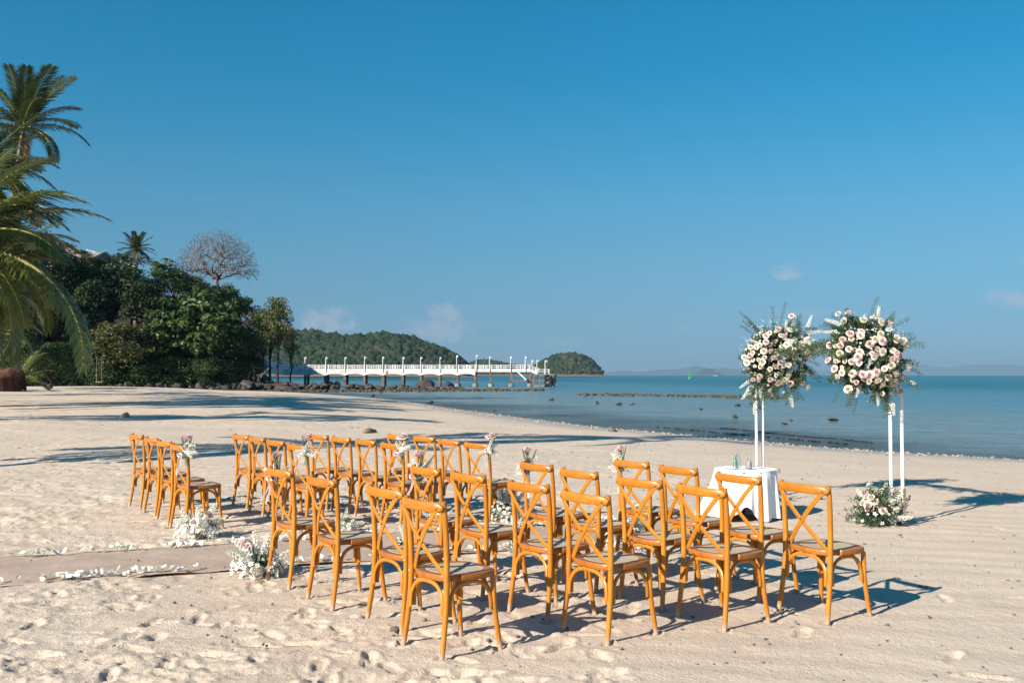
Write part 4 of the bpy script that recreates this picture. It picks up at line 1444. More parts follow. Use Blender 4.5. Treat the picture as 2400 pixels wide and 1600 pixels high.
TREES = [('broad', -37.5, 118.6, 7.1, 5.4, 4.9, 'mid'), ('dense', -50.0, 124, 11.4, 5.2, 4.6, 'dark'), ('bushy', -45.3, 115, 4.6, 4.6, 3.0, 'olive'), ('round', -48.3, 138, 15.8, 2.2, 1.8, 'mid'), ('dense', -44.8, 132, 13.5, 3.5, 2.0, 'dark'), ('slender', -28.4, 121, 7.5, 2.3, 3.6, 'olive'), ('brown', -32.3, 125, 7.9, 2.2, 2.8, 'brown'), ('dense', -31.1, 128, 7.0, 2.4, 2.5, 'dark'), ('dense', -36.7, 128, 10.6, 3.1, 2.5, 'mid'), ('dense', -54.2, 122, 13.4, 3.2, 3.2, 'dark'), ('dense', -55.5, 118, 14.0, 4.1, 4.1, 'dark'), ('dense', -56.1, 112, 9.5, 3.9, 4.2, 'dark'), ('dense', -44.8, 121, 10.1, 3.2, 3.2, 'dark'), ('dense', -51.0, 117, 7.3, 3.6, 3.6, 'dark'), ('bushy', -44.5, 96, 2.5, 2.8, 2.3, 'mid'), ('bushy', -45.7, 92, 4.3, 2.2, 2.5, 'dark'), ('dense', -42.6, 118, 5.3, 3.1, 2.8, 'dark'), ('broad', -33.4, 121, 5.4, 2.9, 2.5, 'mid'), ('bushy', -35.4, 118, 2.4, 2.8, 1.5, 'dark'), ('bushy', -32.3, 123, 2.6, 2.4, 1.5, 'dark'), ('dense', -49.8, 130, 13.9, 2.8, 1.8, 'mid'), ('bushy', -43.1, 134, 13.3, 2.9, 1.6, 'olive'), ('dense', -35.3, 131, 10.1, 2.1, 1.7, 'dark'), ('brown', -33.2, 128, 4.6, 1.9, 1.9, 'brown'), ('slender', -28.2, 127, 5.3, 1.1, 2.3, 'olive'), ('dense', -54.9, 130, 15.3, 2.6, 2.0, 'dark'), ('bushy', -47.8, 118, 2.4, 3.6, 1.5, 'dark'), ('bushy', -40.9, 119, 2.7, 3.1, 1.8, 'dark'), ('dense', -38.9, 126, 11.0, 3.0, 2.2, 'dark'), ('bushy', -50.8, 119, 10.5, 2.6, 2.6, 'dark'), ('dense', -63.2, 116, 12.8, 5.6, 5.6, 'dark'), ('dense', -68.4, 112, 11.4, 5.9, 5.4, 'dark'), ('dense', -74.4, 108, 11.6, 6.1, 5.7, 'dark')]
TREES.append(('slender', -30.6, 122.5, 6.4, 2.3, 3.0, 'mid'))
OWN = {33: 'loose mid green tree leaning against the slender olive tree', 0: 'large bright green tree with layered boughs in front of the wooded hill', 1: 'dense dark tree just below the hilltop feather palm', 2: 'wide olive-green shrub overhanging the boulders with a swing beneath', 3: 'small round-headed green tree on the hilltop beside the bare tree', 4: 'dense dark tree between the round-headed tree and the bare tree', 5: 'tall slender olive tree at the seaward end of the wooded hill', 6: 'russet dry tree beside the slender olive tree', 7: 'dense dark tree behind the slender olive tree at the seaward end', 8: 'mid green tree just below the bare tree on its seaward side', 9: 'dense dark tree below the timber house', 10: 'tall dark tree directly behind the sweeping palm fronds', 11: 'dark tree behind the low coconut palm crowns', 12: 'dark tree between the layered green tree and the feather palm', 13: 'dark tree standing behind the fresh green bush', 14: 'fresh green bush on the sand beside the palm stump', 15: 'dark bush growing behind the palm stump', 16: 'dark tree crowding behind the olive shrub', 17: 'smaller bright green tree above the shore rocks', 18: 'dark bush under the layered green tree', 19: 'dark bush beside the bleached driftwood pile', 20: 'mid green tree at the foot of the feather palm trunk', 21: 'low olive bush on the crest under the bare tree', 22: 'small dark tree on the crest seaward of the bare tree', 23: 'low russet tree above the pier parapet', 24: 'short thin olive tree by the pier parapet', 25: 'dark tree beside the gable of the timber house', 26: 'dark bush in the shade below the olive shrub', 27: 'dark bush between the olive shrub and the layered tree', 28: 'dark tree rising above the layered green tree', 29: 'dark bush among taller trees below the feather palm'}
KIND = {('dense', 'dark'): 'dense dark tree further along the back of the beach', ('dense', 'mid'): 'dense mid green tree near the top of the wooded hillside', ('bushy', 'dark'): 'dark spreading bush at the foot of the wooded hillside', ('brown', 'brown'): 'russet-brown dry tree on the seaward slope', ('broad', 'mid'): 'smaller bright green tree above the shore rocks', ('slender', 'olive'): 'short thin olive tree by the pier wall'}
for i, (k, x, y, zc, rx, rz, mk) in enumerate(TREES):
    zb = min(surf(x, y), zc - rz * 0.6)
    nm = 'shrub' if k == 'bushy' else 'broadleaf_tree'
    t_ = thing(nm, OWN.get(i) or KIND[(k, mk)], 'bush' if k == 'bushy' else 'tree', (x, y, zb), 0, 'trees and bushes on the wooded hillside')
    ob('trunk', limbs_mesh('trunk', zc - zb, 0.06 + 0.035 * rx, rx, i, M['bark']), t_)
    kk = 'dense2' if (k == 'dense' and i % 2) else ('bushy' if k == 'slender' else k)
    ob('crown', crown_me(kk, mk), t_, (0, 0, zc - zb), (0, 0, i * 1.7), (rx, rx * 0.95, rz))
# thick skirt of shrubs along the foot of the slope
for i in range(44):
    x = -60 + 28.2 * (i + random.random()) / 44
    fr = float(np.interp(x, [-60, -45, -35, -28], [112, 116.5, 120, 124]))
    y = fr + random.uniform(-1.2, 2.4)
    r_ = random.uniform(1.6, 2.7)
    t_ = thing('shrub', 'dark shrub in the skirt of bushes behind the shore boulders', 'bush', (x, y, surf(x, y) - 0.2), 0, 'skirt of shrubs at the hill foot')
    ob('crown', crown_me('bushy', random.choice(('dark', 'dark', 'mid'))), t_, (0, 0, r_ * 0.6), (0, 0, random.random() * 6), (r_, r_, r_ * 0.95))
for i in range(9):
    x, y = random.uniform(-36, -32.2), random.uniform(120.5, 127)
    r_ = random.uniform(1.2, 2.0)
    t_ = thing('shrub', 'rounded shrub on the low seaward tip of the hill', 'bush', (x, y, surf(x, y) - 0.2), 0, 'shrubs on the seaward tip')
    ob('crown', crown_me('bushy', random.choice(('dark', 'olive', 'mid', 'brown'))), t_, (0, 0, r_ * 0.8), (0, 0, random.random() * 6), (r_, r_, r_ * 1.1))
# understorey that fills the slope between the trees
for i in range(110):
    x = random.uniform(-66, -32.2)
    fr = float(np.interp(x, [-60, -45, -35, -28], [112, 116.5, 120, 124]))
    y = fr + (random.uniform(1.5, 24) if i % 2 else random.uniform(0.8, 4.5))
    x -= 0.26 * max(0, y - 122)
    r_ = random.uniform(1.4, 2.8)
    t_ = thing('shrub', 'low dark shrub filling the slope between the trees', 'bush', (x, y, surf(x, y) - 0.2), 0, 'understorey shrubs on the hillside')
    mk = random.choice(('dark', 'dark', 'dark', 'mid', 'olive'))
    ob('crown', crown_me('bushy', mk), t_, (0, 0, r_ * 0.55), (0, 0, random.random() * 6), (r_, r_, r_ * 0.8))


def grown_tree(name, seed, n, shape, r_tip, mat, base=(0, 0), trunk_h=1.0, jit=0.25):
    """branches found by joining points of the crown to the nearest branch already there"""
    r = np.random.default_rng(seed)
    pts = [np.array([0, 0, trunk_h * k / 4]) for k in range(5)]
    par = [-1, 0, 1, 2, 3]
    cand = shape(r, n)
    dist = np.linalg.norm(cand - pts[-1], axis=1)
    plen = [np.linalg.norm(p) for p in pts]
    for k in np.argsort(dist):
        P = np.array(pts)
        dd = np.linalg.norm(P - cand[k], axis=1)
        cost = dd + 0.10 * np.array(plen)
        cost[:3] += 5
        j = int(np.argmin(cost))
        L = dd[j]
        m = max(1, int(L / 0.45))
        a = pts[j]
        last = j
        for s in range(1, m + 1):
            q = a + (cand[k] - a) * s / m + (r.normal(size=3) * jit * 0.12 if s < m else 0)
            pts.append(q)
            par.append(last)
            plen.append(plen[last] + np.linalg.norm(q - pts[last]))
            last = len(pts) - 1
    N = len(pts)
    rad = np.zeros(N)
    cnt = np.zeros(N)
    for i in range(N - 1, 0, -1):
        cnt[i] = max(cnt[i], 1)
        cnt[par[i]] += cnt[i]
    rad = r_tip * np.maximum(cnt, 1) ** 0.41
    v, f = [], []
    for i in range(1, N):
        a, b = Vector(pts[par[i]]), Vector(pts[i])
        d = (b - a)
        if d.length < 1e-5:
            continue
        s = d.orthogonal().normalized()
        u = d.cross(s).normalized()
        o = len(v)
        ns = 5 if rad[i] > r_tip * 4 else 3
        for p, rr in ((a, min(rad[par[i]], rad[i] * 1.25)), (b, rad[i])):
            for q in range(ns):
                c, t2 = math.cos(6.2832 * q / ns), math.sin(6.2832 * q / ns)
                v.append(p + s * (c * rr) + u * (t2 * rr))
        for q in range(ns):
            l = (q + 1) % ns
            f.append((o + q, o + l, o + ns + l, o + ns + q))
    mb = MB()
    mb.add(v, f)
    tips = [pts[i] for i in range(N) if cnt[i] <= 1]
    return mb.mesh(name, mat), tips


def dome(r, n):
    q = r.normal(size=(n, 3))
    q /= np.linalg.norm(q, axis=1)[:, None]
    q[:, 2] = np.abs(q[:, 2]) * 1.0 - 0.12
    k = (0.30 + 0.70 * r.random(n) ** 0.33)[:, None]
    p = q * k * np.array([5.4, 4.8, 5.9])
    p[:, 2] += 2.2 + 0.25 * r.normal(size=n)
    return p


bx_, by_ = -41.0, 138.0
bare = thing('bare_tree', 'leafless tree with a wide domed crown of fine twigs on the hilltop', 'tree', (bx_, by_, 12.4))
bare.scale = (1.1, 1.1, 1.12)
me, _ = grown_tree('branches', 5, 4300, dome, 0.0135, M['pale_bark'], trunk_h=1.2, jit=0.9)
ob('branches', me, bare, (0, 0, 1.0))
mb = MB()
mb.tube([(0, 0, -0.5), (0.1, 0, 0.8), (0, 0, 1.6)], [0.42, 0.34, 0.28], 9)
ob('trunk', mb.mesh('trunk', M['pale_bark']), bare)


def umbrella(r, n):
    a = r.random(n) * 6.283
    k = np.sqrt(r.random(n)) * 3.8
    return np.stack([k * np.cos(a), k * np.sin(a), 4.6 + 0.5 * r.normal(size=n) * 0.5 - 0.07 * k ** 2 * 0.6], -1)


ux, uy = -54.6, 142.0
um = thing('umbrella_tree', 'flat-topped thinly leaved tree behind the hilltop palm', 'tree', (ux, uy, surf(ux, uy) - 0.4))
me, tips = grown_tree('branches', 9, 360, umbrella, 0.02, M['bark'], trunk_h=2.0, jit=0.7)
ob('branches', me, um)
V, F = [], []
rn = random.Random(2)
for p in tips:
    for k in range(5):
        leaf_add(V, F, Vector(p) + Vector((rn.gauss(0, .22), rn.gauss(0, .22), rn.gauss(0.05, .08))), Vector((rn.gauss(0, 1), rn.gauss(0, 1), rn.gauss(0, .3))), Vector((0, 0, 1)), 0.26, 0.15, 0.3)
mb = MB()
mb.add(V, F)
tag(ob('leaves', mb.mesh('leaves', M['leaf_olive'], False), um), kind='stuff')


# ------------------------------------------------------------------ palms
def frond(seed, sag, hang, nl=64, leaf=0.215, w=0.017, mat='palm_leaf', split=1.0):
    """unit-length frond along +X, curving down; leaflets in two ranks that hang by `hang`"""
    rn = random.Random(seed)
    path, ang = [], 0.0
    p = Vector((0, 0, 0))
    K = 14
    for i in range(K + 1):
        path.append(p.copy())
        ang = -sag * (i / K) ** 1.5
        p = p + Vector((math.cos(ang), 0, math.sin(ang))) / K
    mb = MB()
    mb.tube(path, [0.012 * (1 - i / (K + 1)) + 0.0016 for i in range(K + 1)], 5, mi=1)
    V, F = [], []
    for s in (-1, 1):
        for k in range(nl):
            t_ = 0.10 + 0.90 * (k + rn.random() * 0.6) / nl
            f = min(t_ * K, K - 0.001)
            i0 = int(f)
            q = path[i0].lerp(path[i0 + 1], f - i0)
            ax = (path[i0 + 1] - path[i0]).normalized()
            L = leaf * (0.42 + 0.58 * math.sin(math.pi * min(1, 0.12 + 0.80 * t_)) ** 0.7) * rn.uniform(0.85, 1.1)
            if t_ > 0.9:
                L *= 1.0 - 4.0 * (t_ - 0.9)
            side = Vector((0, s, 0))
            fw = 0.35 + 0.75 * t_ ** 2
            d0 = (side * 1.0 + ax * fw + Vector((0, 0, 0.25 - hang * 0.6 + rn.gauss(0, .10)))).normalized()
            d1 = (d0 + Vector((0, 0, -hang * 0.9))).normalized()
            m_ = q + d0 * (L * 0.5)
            e = m_ + d1 * (L * 0.5)
            wv = ax.cross(d0).normalized().cross(d0).normalized() * (w * 0.5)
            o = len(V)
            V += [q - wv * 0.5, q + wv * 0.5, m_ - wv, m_ + wv, e]
            F += [(o, o + 1, o + 3, o + 2), (o + 2, o + 3, o + 4)]
    mb.add(V, F)
    return mb.mesh('frond', [M[mat], M['rachis']], False)


FR = {'up': frond(1, 0.5, 0.25), 'arc': frond(2, 1.25, 0.55), 'droop': frond(3, 1.6, 0.6, 58, 0.165), 'side': frond(4, 0.95, 0.45)}
FRD = {k: None for k in FR}
for k, (sd_, sg, hg) in {'up': (11, 0.5, 0.25), 'arc': (12, 1.25, 0.55), 'droop': (13, 1.7, 0.8), 'side': (14, 0.95, 0.45)}.items():
    FRD[k] = frond(sd_, sg, hg, mat='palm_dark')
FRX = frond(21, 1.6, 1.1, 40, 0.18, 0.014, 'palm_dead')


def palm(label, x, y, h_, L, spec, n_rand, seed, lean=(0, 0), dark=False, group=None, trunk=True, dead=2, r0=0.16, up=70):
    rn = random.Random(seed)
    z0 = surf(x - lean[0], y - lean[1]) - 0.2
    root = thing('coconut_palm', label, 'palm tree', (x - lean[0], y - lean[1], z0), 0, group)
    top = Vector((lean[0], lean[1], h_ - z0))
    if trunk:
        mb = MB()
        P = bez((0, 0, -0.3), (lean[0] * 0.2, lean[1] * 0.2, top.z * 0.5), top - Vector((0, 0, 0.1)), 26)
        mb.tube(P, [r0 * (1.25 if i == 0 else 1.0 - 0.30 * i / 25) * (1.06 if i % 2 else 0.97) for i in range(26)], 10)
        ob('trunk', mb.mesh('trunk', M['palm_trunk']), root)
    lib = FRD if dark else FR
    for az_, pt, k, s in spec:
        ob('frond', lib[k], root, top, (0, -R(pt), R(az_)), L * s)
    for i in range(n_rand):
        pt = rn.uniform(-35, up)
        az_ = i * 137.5 + rn.uniform(-15, 15)
        k = 'up' if pt > 45 else ('side' if pt > 22 else ('arc' if pt > 0 else 'droop'))
        ob('frond', (FR if (not dark or rn.random() < .25) else FRD)[k], root, top + Vector((0, 0, 0.1)), (rn.gauss(0, .15), -R(pt), R(az_)), L * rn.uniform(0.82, 1.05))
    for i in range(dead):
        ob('frond', FRX, root, top - Vector((0, 0, 0.1)), (0, R(rn.uniform(40, 70)), R(rn.uniform(0, 360))), L * rn.uniform(0.6, 0.8))
    return root


# two palms stand in view at the back of the beach
palm('tallest coconut palm, its crown alone against the sky', -29.7, 60, 16.6, 4.3, [(5, 12, 'arc', 1.0), (10, 42, 'side', 0.85), (100, 75, 'up', 0.9), (170, 60, 'up', 0.95), (-60, 66, 'up', 0.9), (-20, -10, 'droop', 0.85), (190, 15, 'arc', 1.0)], 18, 3, (1.2, 0.5), True, dead=3)
palm('coconut palm with long yellow-green fronds sweeping over the bush', -21.6, 38.5, 6.7, 5.9, [(-8, 42, 'arc', 1.0), (-10, -8, 'droop', 1.38), (4, 64, 'side', 0.85), (-50, 30, 'arc', 0.9), (-35, -35, 'droop', 0.8), (25, 22, 'arc', 0.85), (-70, -20, 'droop', 0.8), (60, 50, 'side', 0.95), (180, 50, 'side', 0.9), (-100, 20, 'arc', 0.9)], 15, 5, (0.6, 0), False)
palm('leaning coconut palm with a dark shaggy crown behind the long fronds', -28.6, 53, 12.4, 4.6, [(0, 30, 'arc', 1.0), (-15, 5, 'droop', 1.0), (20, 55, 'side', 0.9), (-60, 40, 'arc', 0.9)], 22, 7, (1.5, 0), True, dead=5)
palm('coconut palm with a low crown in front of the dark trees', -33.8, 66, 10.2, 4.6, [(-5, 20, 'arc', 1.0), (10, -10, 'droop', 1.0)], 22, 8, (1.0, 0), True, dead=5)
palm('coconut palm with a ragged crown at the edge of the wooded slope', -25.6, 46.5, 8.9, 5.0, [(-5, 25, 'arc', 1.0), (-20, -5, 'droop', 1.0), (10, 60, 'side', 0.9), (-40, 10, 'arc', 0.9), (20, 35, 'arc', 0.9)], 24, 17, (0.8, 0), True, dead=5)
palm('coconut palm with fronds hanging low in front of the dark trees', -23.4, 43, 5.6, 4.6, [(-5, 10, 'arc', 1.0), (-15, -25, 'droop', 1.0), (15, 40, 'arc', 0.9), (-45, 5, 'droop', 0.9), (0, -45, 'droop', 0.7)], 16, 19, (0.4, 0), False, dead=4)
palm('low coconut palm with brown-tipped fronds beside the green bush', -33.2, 62, 4.6, 4.4, [(-5, 35, 'arc', 1.0), (10, 5, 'droop', 0.9), (-40, 50, 'side', 0.9), (0, 62, 'side', 0.9), (-20, -20, 'droop', 0.8)], 18, 18, (0.5, 0), False, dead=4)
palm('young trunkless palm with orange leaf stalks growing by the stump', -42.0, 85, 0.9, 3.6, [(-10, 68, 'side', 1.0), (15, 45, 'arc', 0.9), (190, 60, 'side', 1.0), (160, 35, 'arc', 0.9), (60, 70, 'up', 0.9), (-80, 60, 'side', 1.0), (-40, 30, 'arc', 0.9)], 3, 9, (0, 0), False, None, False, 0, up=60)
# the rest of the palm row stands out of view on the left; its shadows lie across the beach
for i, (x, y, h_) in enumerate([(-11.2, 15.5, 10.5), (-19.5, 24.5, 10), (-15.2, 13.2, 7.6), (-25, 30, 11.5), (-30.5, 39, 11), (-36, 50, 12), (-43.5, 62, 12.5), (-28.5, 33.5, 10.5), (-33.5, 43.5, 12), (-40, 55, 12), (-48, 67, 12), (-24, 22, 10.0), (-52, 78, 13)]):
    palm('tall coconut palm in the row along the back of the beach', x, y, h_, 3.8, [], 11, 60 + i, (random.uniform(-.6, .8), random.uniform(-.6, .6)), bool(i % 2), 'palm row behind the beach', r0=0.13)
# date-like palm on the hilltop
dp = thing('hilltop_palm', 'feather palm with a straight trunk on the hilltop against the sky', 'palm tree', (-50.0, 132, surf(-50, 132) - 0.2))
ht = 18.3 - dp.location.z
mb = MB()
mb.tube([(0, 0, 0), (0.05, 0, ht * 0.5), (0, 0, ht)], [0.24, 0.20, 0.22], 10)
ob('trunk', mb.mesh('trunk', M['palm_trunk']), dp)
for i in range(26):
    pt = 80 - 92 * (i / 25)
    k = 'up' if pt > 40 else 'side'
    ob('frond', FRD[k], dp, (0, 0, ht), (0, -R(pt), i * 2.4), 2.75 * random.uniform(0.9, 1.05))
for a in (185, 200, 300):
    ob('frond', FRX, dp, (0, 0, ht), (0, R(38), R(a)), 2.4)

# palm stump: root ball standing proud of the sand
sx_, sy_ = -40.5, 80.0
stp = thing('palm_stump', 'broad palm stump with a hanging fringe of red-brown roots', 'stump', (sx_, sy_, gz(sx_, sy_)))
mb = MB()
rn = random.Random(4)
mb.lathe([(1.0, -0.2), (1.12, 0.2), (1.15, 0.8), (1.25, 1.15), (1.15, 1.5), (0.8, 1.75), (0.3, 1.85)], 24)
mb.v = [(x + 0.10 * math.sin(7 * z + 3 * x), y + 0.10 * math.sin(6 * x + 5 * z), z + 0.08 * math.sin(9 * x + 4 * y)) for x, y, z in mb.v]
ob('root_ball', mb.mesh('root_ball', M['roots']), stp)
mb = MB()
for i in range(420):
    a = rn.random() * 6.283
    r_ = 1.16 + rn.random() * 0.12
    mb.tube([(math.cos(a) * r_, math.sin(a) * r_, 1.15 + rn.uniform(-.3, .15)), (math.cos(a) * r_ * 1.06, math.sin(a) * r_ * 1.06, 0.6), (math.cos(a + .04) * r_ * 1.1, math.sin(a + .04) * r_ * 1.1, rn.uniform(-0.05, 0.25))], 0.016, 3)
tag(ob('root_fringe', mb.mesh('root_fringe', M['roots']), stp), kind='stuff')


# ------------------------------------------------------------------ rocks
def ico(sub):
    import bmesh
    bm = bmesh.new()
    bmesh.ops.create_icosphere(bm, subdivisions=sub, radius=1)
    v = np.array([p.co[:] for p in bm.verts])
    f = np.array([[q.index for q in p.verts] for p in bm.faces])
    bm.free()
    return v, f


I1, I2, I3 = ico(1), ico(2), ico(3)


def rock_mesh(seed, mat, base=I3, flat=0.7):
    v, f = base
    r = np.random.default_rng(seed)
    w = np.ones(len(v))
    for k in range(9):
        d = r.normal(size=3)
        d /= np.linalg.norm(d)
        c = r.uniform(0.45, 0.8)
        h_ = v @ d
        w = np.where(h_ * w > c, c / np.maximum(h_, 1e-3), w)
    rgh = r.normal(size=len(v)) * 0.03
    n = rgh + 0.06 * np.sin(v @ r.normal(size=3) * 5) + 0.05 * np.sin(v @ r.normal(size=3) * 9)
    q = v * (w + n)[:, None] * np.array([1, 0.8, flat])
    return np_mesh('rock', q, f, mat, False)


RK = [rock_mesh(i, M['rock']) for i in range(6)]
RK2 = [rock_mesh(20 + i, M['reef'], I3, 0.42) for i in range(4)]


def rock(name, label, x, y, s, group, lib=RK, z=None, sink=0.3, cat='rock'):
    zz = surf(x, y) if z is None else z
    o = ob(name, random.choice(lib), None, (x, y, zz + s * 0.7 * (0.5 - sink)), (random.gauss(0, .25), random.gauss(0, .25), random.random() * 6.3), (s * random.uniform(.8, 1.25), s * random.uniform(.8, 1.2), s * random.uniform(.75, 1.1)))
    return tag(o, label, cat, group)


for i in range(120):                                               # boulders at the foot of the hill, from the bush to under the pier
    t_ = random.random()
    x = -53 + 27 * t_ + random.gauss(0, 0.6)
    y = float(np.interp(x, [-60, -45, -35, -28], [112, 116.5, 119, 121])) + random.uniform(-1.8, 2.6) - 1.0
    rock('boulder', 'dark angular boulder at the foot of the wooded hill', x, y, random.uniform(0.35, 0.95) * (0.75 + 0.6 * t_), 'boulders along the foot of the hill')
for i in range(150):
    t_ = random.random() ** 0.9
    x = -31 + 25 * t_
    y = 121 + 9.5 * t_ + random.gauss(0, 1.6)
    rock('boulder', 'grey boulder of the low rocky point under the pier', x, y, random.uniform(0.3, 0.9) * (1.2 - 0.6 * t_), 'boulders of the rocky point', z=SEA + random.uniform(0.0, 0.55) * (1.3 - t_))
rock('boulder', 'largest rounded boulder on the rocky point, dark on top', -11.6, 131, 1.7, None, z=-0.1)
rock('boulder', 'long cracked boulder beside the largest one on the point', -8.6, 131.5, 1.35, None, z=-0.2)
for i in range(17):
    y = random.uniform(26, 110)
    xs = float(np.interp(y, SHORE[::1, 1], SHORE[::1, 0]))
    x = xs + random.uniform(0.4, 14) * (0.4 + y / 60)
    if x / y > 0.62:
        continue
    rock('shallow_rock', 'small brown weedy rock awash in the shallows', x, y, random.uniform(0.08, 0.20) * (0.6 + y / 80), 'weedy rocks awash in the shallows', RK2, z=SEA + 0.03)


def rubble(name, label, pts, mat, base=I1, group=None):
    V, F = [], []
    o = 0
    r = np.random.default_rng(len(pts))
    v, f = base
    for x, y, z, s in pts:
        q = v * (1 + 0.25 * r.normal(size=len(v)))[:, None] * np.array([s * r.uniform(.8, 1.5), s * r.uniform(.7, 1.2), s * r.uniform(.45, .8)])
        a = r.random() * 6.3
        q = np.stack([q[:, 0] * math.cos(a) - q[:, 1] * math.sin(a), q[:, 0] * math.sin(a) + q[:, 1] * math.cos(a), q[:, 2]], 1)
        V.append(q + np.array([x, y, z]))
        F.append(f + o)
        o += len(v)
    return tag(ob(name, np_mesh(name, np.concatenate(V), np.concatenate(F), mat)), label, None, group, 'stuff')


rn = random.Random(12)
pts = []
for i in range(1500):
    t_ = rn.random()
    pts.append((-30 + 34 * t_, 117 + 9 * t_ + rn.gauss(0, 1.2 + 1.5 * (1 - abs(2 * t_ - 1))), SEA + rn.uniform(-0.05, 0.10), rn.uniform(0.10, 0.30)))
rubble('reef_rubble', 'brown weedy rubble along the shore below the rocky point', pts, M['reef'])
pts = []
for i in range(900):
    t_ = rn.random()
    if rn.random() > 0.35 + 0.65 * abs(math.sin(7 * t_)):
        continue
    pts.append((6.5 + 17 * t_, 97 - 13 * t_ + 1.2 * math.sin(5 * t_) + rn.gauss(0, 0.4 + 1.8 * rn.random() ** 2), SEA + rn.uniform(-0.06, 0.07), rn.uniform(0.10, 0.26)))
for i in range(0):
    t_ = rn.random()
    pts.append((24 + 22 * t_, 84 - 4 * t_ + rn.gauss(0, 0.8), SEA + rn.uniform(-0.08, 0.03), rn.uniform(0.10, 0.2)))
rubble('reef_ridge', 'low ridge of brown rocks breaking the surface off the beach', pts, M['reef'])
pts = []
for i in range(2600):                                              # shells and coral chips along the waterline
    y = 17 + 62 * rn.random() ** 1.6
    xs = float(np.interp(y, SHORE[:, 1], SHORE[:, 0]))
    x = xs - abs(rn.gauss(0.2, 0.8)) + 0.5
    pts.append((x, y, gz(x, y) + 0.004, 0.012 + 0.045 * rn.random() ** 3))
rubble('shell_litter', 'pale shells and coral chips strewn along the waterline', pts, M['driftwood'])
pts = []
for i in range(420):                                              # strand of dark weed left by the tide
    t_ = rn.random()
    x, y = 7.6 + 2.7 * t_, 36.5 - 8.0 * t_ + 0.4 * math.sin(9 * t_) + rn.gauss(0, 0.12)
    pts.append((x, y, SEA + 0.01, rn.uniform(0.012, 0.038)))
for i in range(110):
    t_ = rn.random()
    x, y = 5.4 + 4.0 * t_, 37.5 - 9.5 * t_ + rn.gauss(0, 0.12)
    pts.append((x, y, SEA + 0.008, rn.uniform(0.02, 0.05)))
rubble('weed_strand', 'dark strand of seaweed along the water edge behind the arch', pts, M['rubber'])
pts = []
for i in range(2200):
    y = 3.2 + 34 * rn.random() ** 1.7
    x = rn.uniform(-0.58, 0.55) * (y + 1)
    pts.append((x, y, gz(x, y) + 0.004, rn.uniform(0.003, 0.011) * (1 + y / 25)))
rubble('beach_litter', 'small twigs, leaf bits and stones scattered over the sand', pts, M['pebble'])
STONES = [(-0.74, 6.30, 0.040, 'dark grey stone on the sand behind the nearest chair', 'rock'), (0.62, 5.85, 0.035, 'pale lump of broken coral in the chair shadow', 'bone'), (-4.05, 28.4, 0.28, 'weathered brown lump of driftwood on the sand before the water', 'wood'), (-12.8, 33.0, 0.22, 'pale coral head on the sand beyond the back row', 'bone'), (3.95, 12.9, 0.10, 'sandy coral lump behind the arch bouquet', 'bone'), (2.75, 6.62, 0.022, 'small dark pebble on the open sand beyond the front row', 'rock'), (3.86, 9.98, 0.03, 'brown curled leaf on the sand below the arch bouquet', 'leaf'), (-2.6, 4.15, 0.022, 'brown scrap of leaf in the trodden foreground sand', 'leaf'), (3.3, 33.0, 0.22, 'dark rock at the water edge behind the chairs', 'rock')]
LIBS = {'rock': [rock_mesh(40, M['pebble'], I2)], 'bone': [rock_mesh(41, M['driftwood'], I2)], 'wood': [rock_mesh(42, M['stake'], I2, 0.4)], 'leaf': [rock_mesh(43, M['dead_leaf'], I2, 0.35)]}
for x, y, s, lab, k in STONES:
    rock('beach_stone' if k in ('rock', 'bone') else ('driftwood' if k == 'wood' else 'fallen_leaf'), lab, x, y, s, None, LIBS[k], None, 0.25, 'stone' if k in ('rock', 'bone') else k)
# grey driftwood branches on the rocks below the pier wall
mb = MB()
for i in range(9):
    a = Vector((rn.uniform(-2, 2), rn.uniform(-.6, .6), rn.uniform(0, .4)))
    mb.tube([a, a + Vector((rn.uniform(-1, 1), rn.uniform(-.4, .4), rn.uniform(.3, 1.2))), a + Vector((rn.uniform(-1.6, 1.6), rn.uniform(-.5, .5), rn.uniform(.6, 1.9)))], [0.06, 0.045, 0.02], 5)
tag(ob('driftwood_pile', mb.mesh('driftwood_pile', M['driftwood']), None, (-31.5, 119.5, 0.6)), 'bleached driftwood branches piled on the dark boulders', 'driftwood')
# rope swing under the overhanging shrub
sw = thing('rope_swing', 'rope swing hanging under the olive shrub above the boulders', 'swing', (-46.0, 111.0, 0.5))
for s in (-0.28, 0.28):
    mb = MB()
    mb.tube([(s, 0, 0.35), (s, 0, 3.2)], 0.014, 5)
    ob('rope', mb.mesh('rope', M['driftwood']), sw)
mb = MB()
mb.box((0, 0, 0.35), (0.75, 0.22, 0.06))
ob('seat_board', mb.mesh('seat_board', M['driftwood']), sw)
# ------------------------------------------------------------------ pier
PY = 171.0
K_ = 0.0733


def px(p):
    return (550 + p / 2.613 - 1200) * K_


pier = thing('pier', 'long white pier on dark piles with railings and lamp posts, reaching out over the sea', 'pier', (px(443), PY, SEA))
OX = px(443)


def ppart(name, mb, mat, parent=None):
    return ob(name, mb.mesh(name, mat), parent or pier)


def pb(name, x0, x1, y0, y1, z0, z1, mat, parent=None, bev=0.0):
    mb = MB()
    mb.box(((x0 + x1) / 2 - OX, (y0 + y1) / 2 - PY, (z0 + z1) / 2 - SEA), (x1 - x0, y1 - y0, z1 - z0), 0, 0, bev)
    return ppart(name, mb, M[mat], parent)


PILES = [443, 565, 684, 802, 917, 1035, 1145, 1258, 1367, 1475, 1570, 1693, 1805]
W0, W1 = PY - 1.5, PY + 1.5
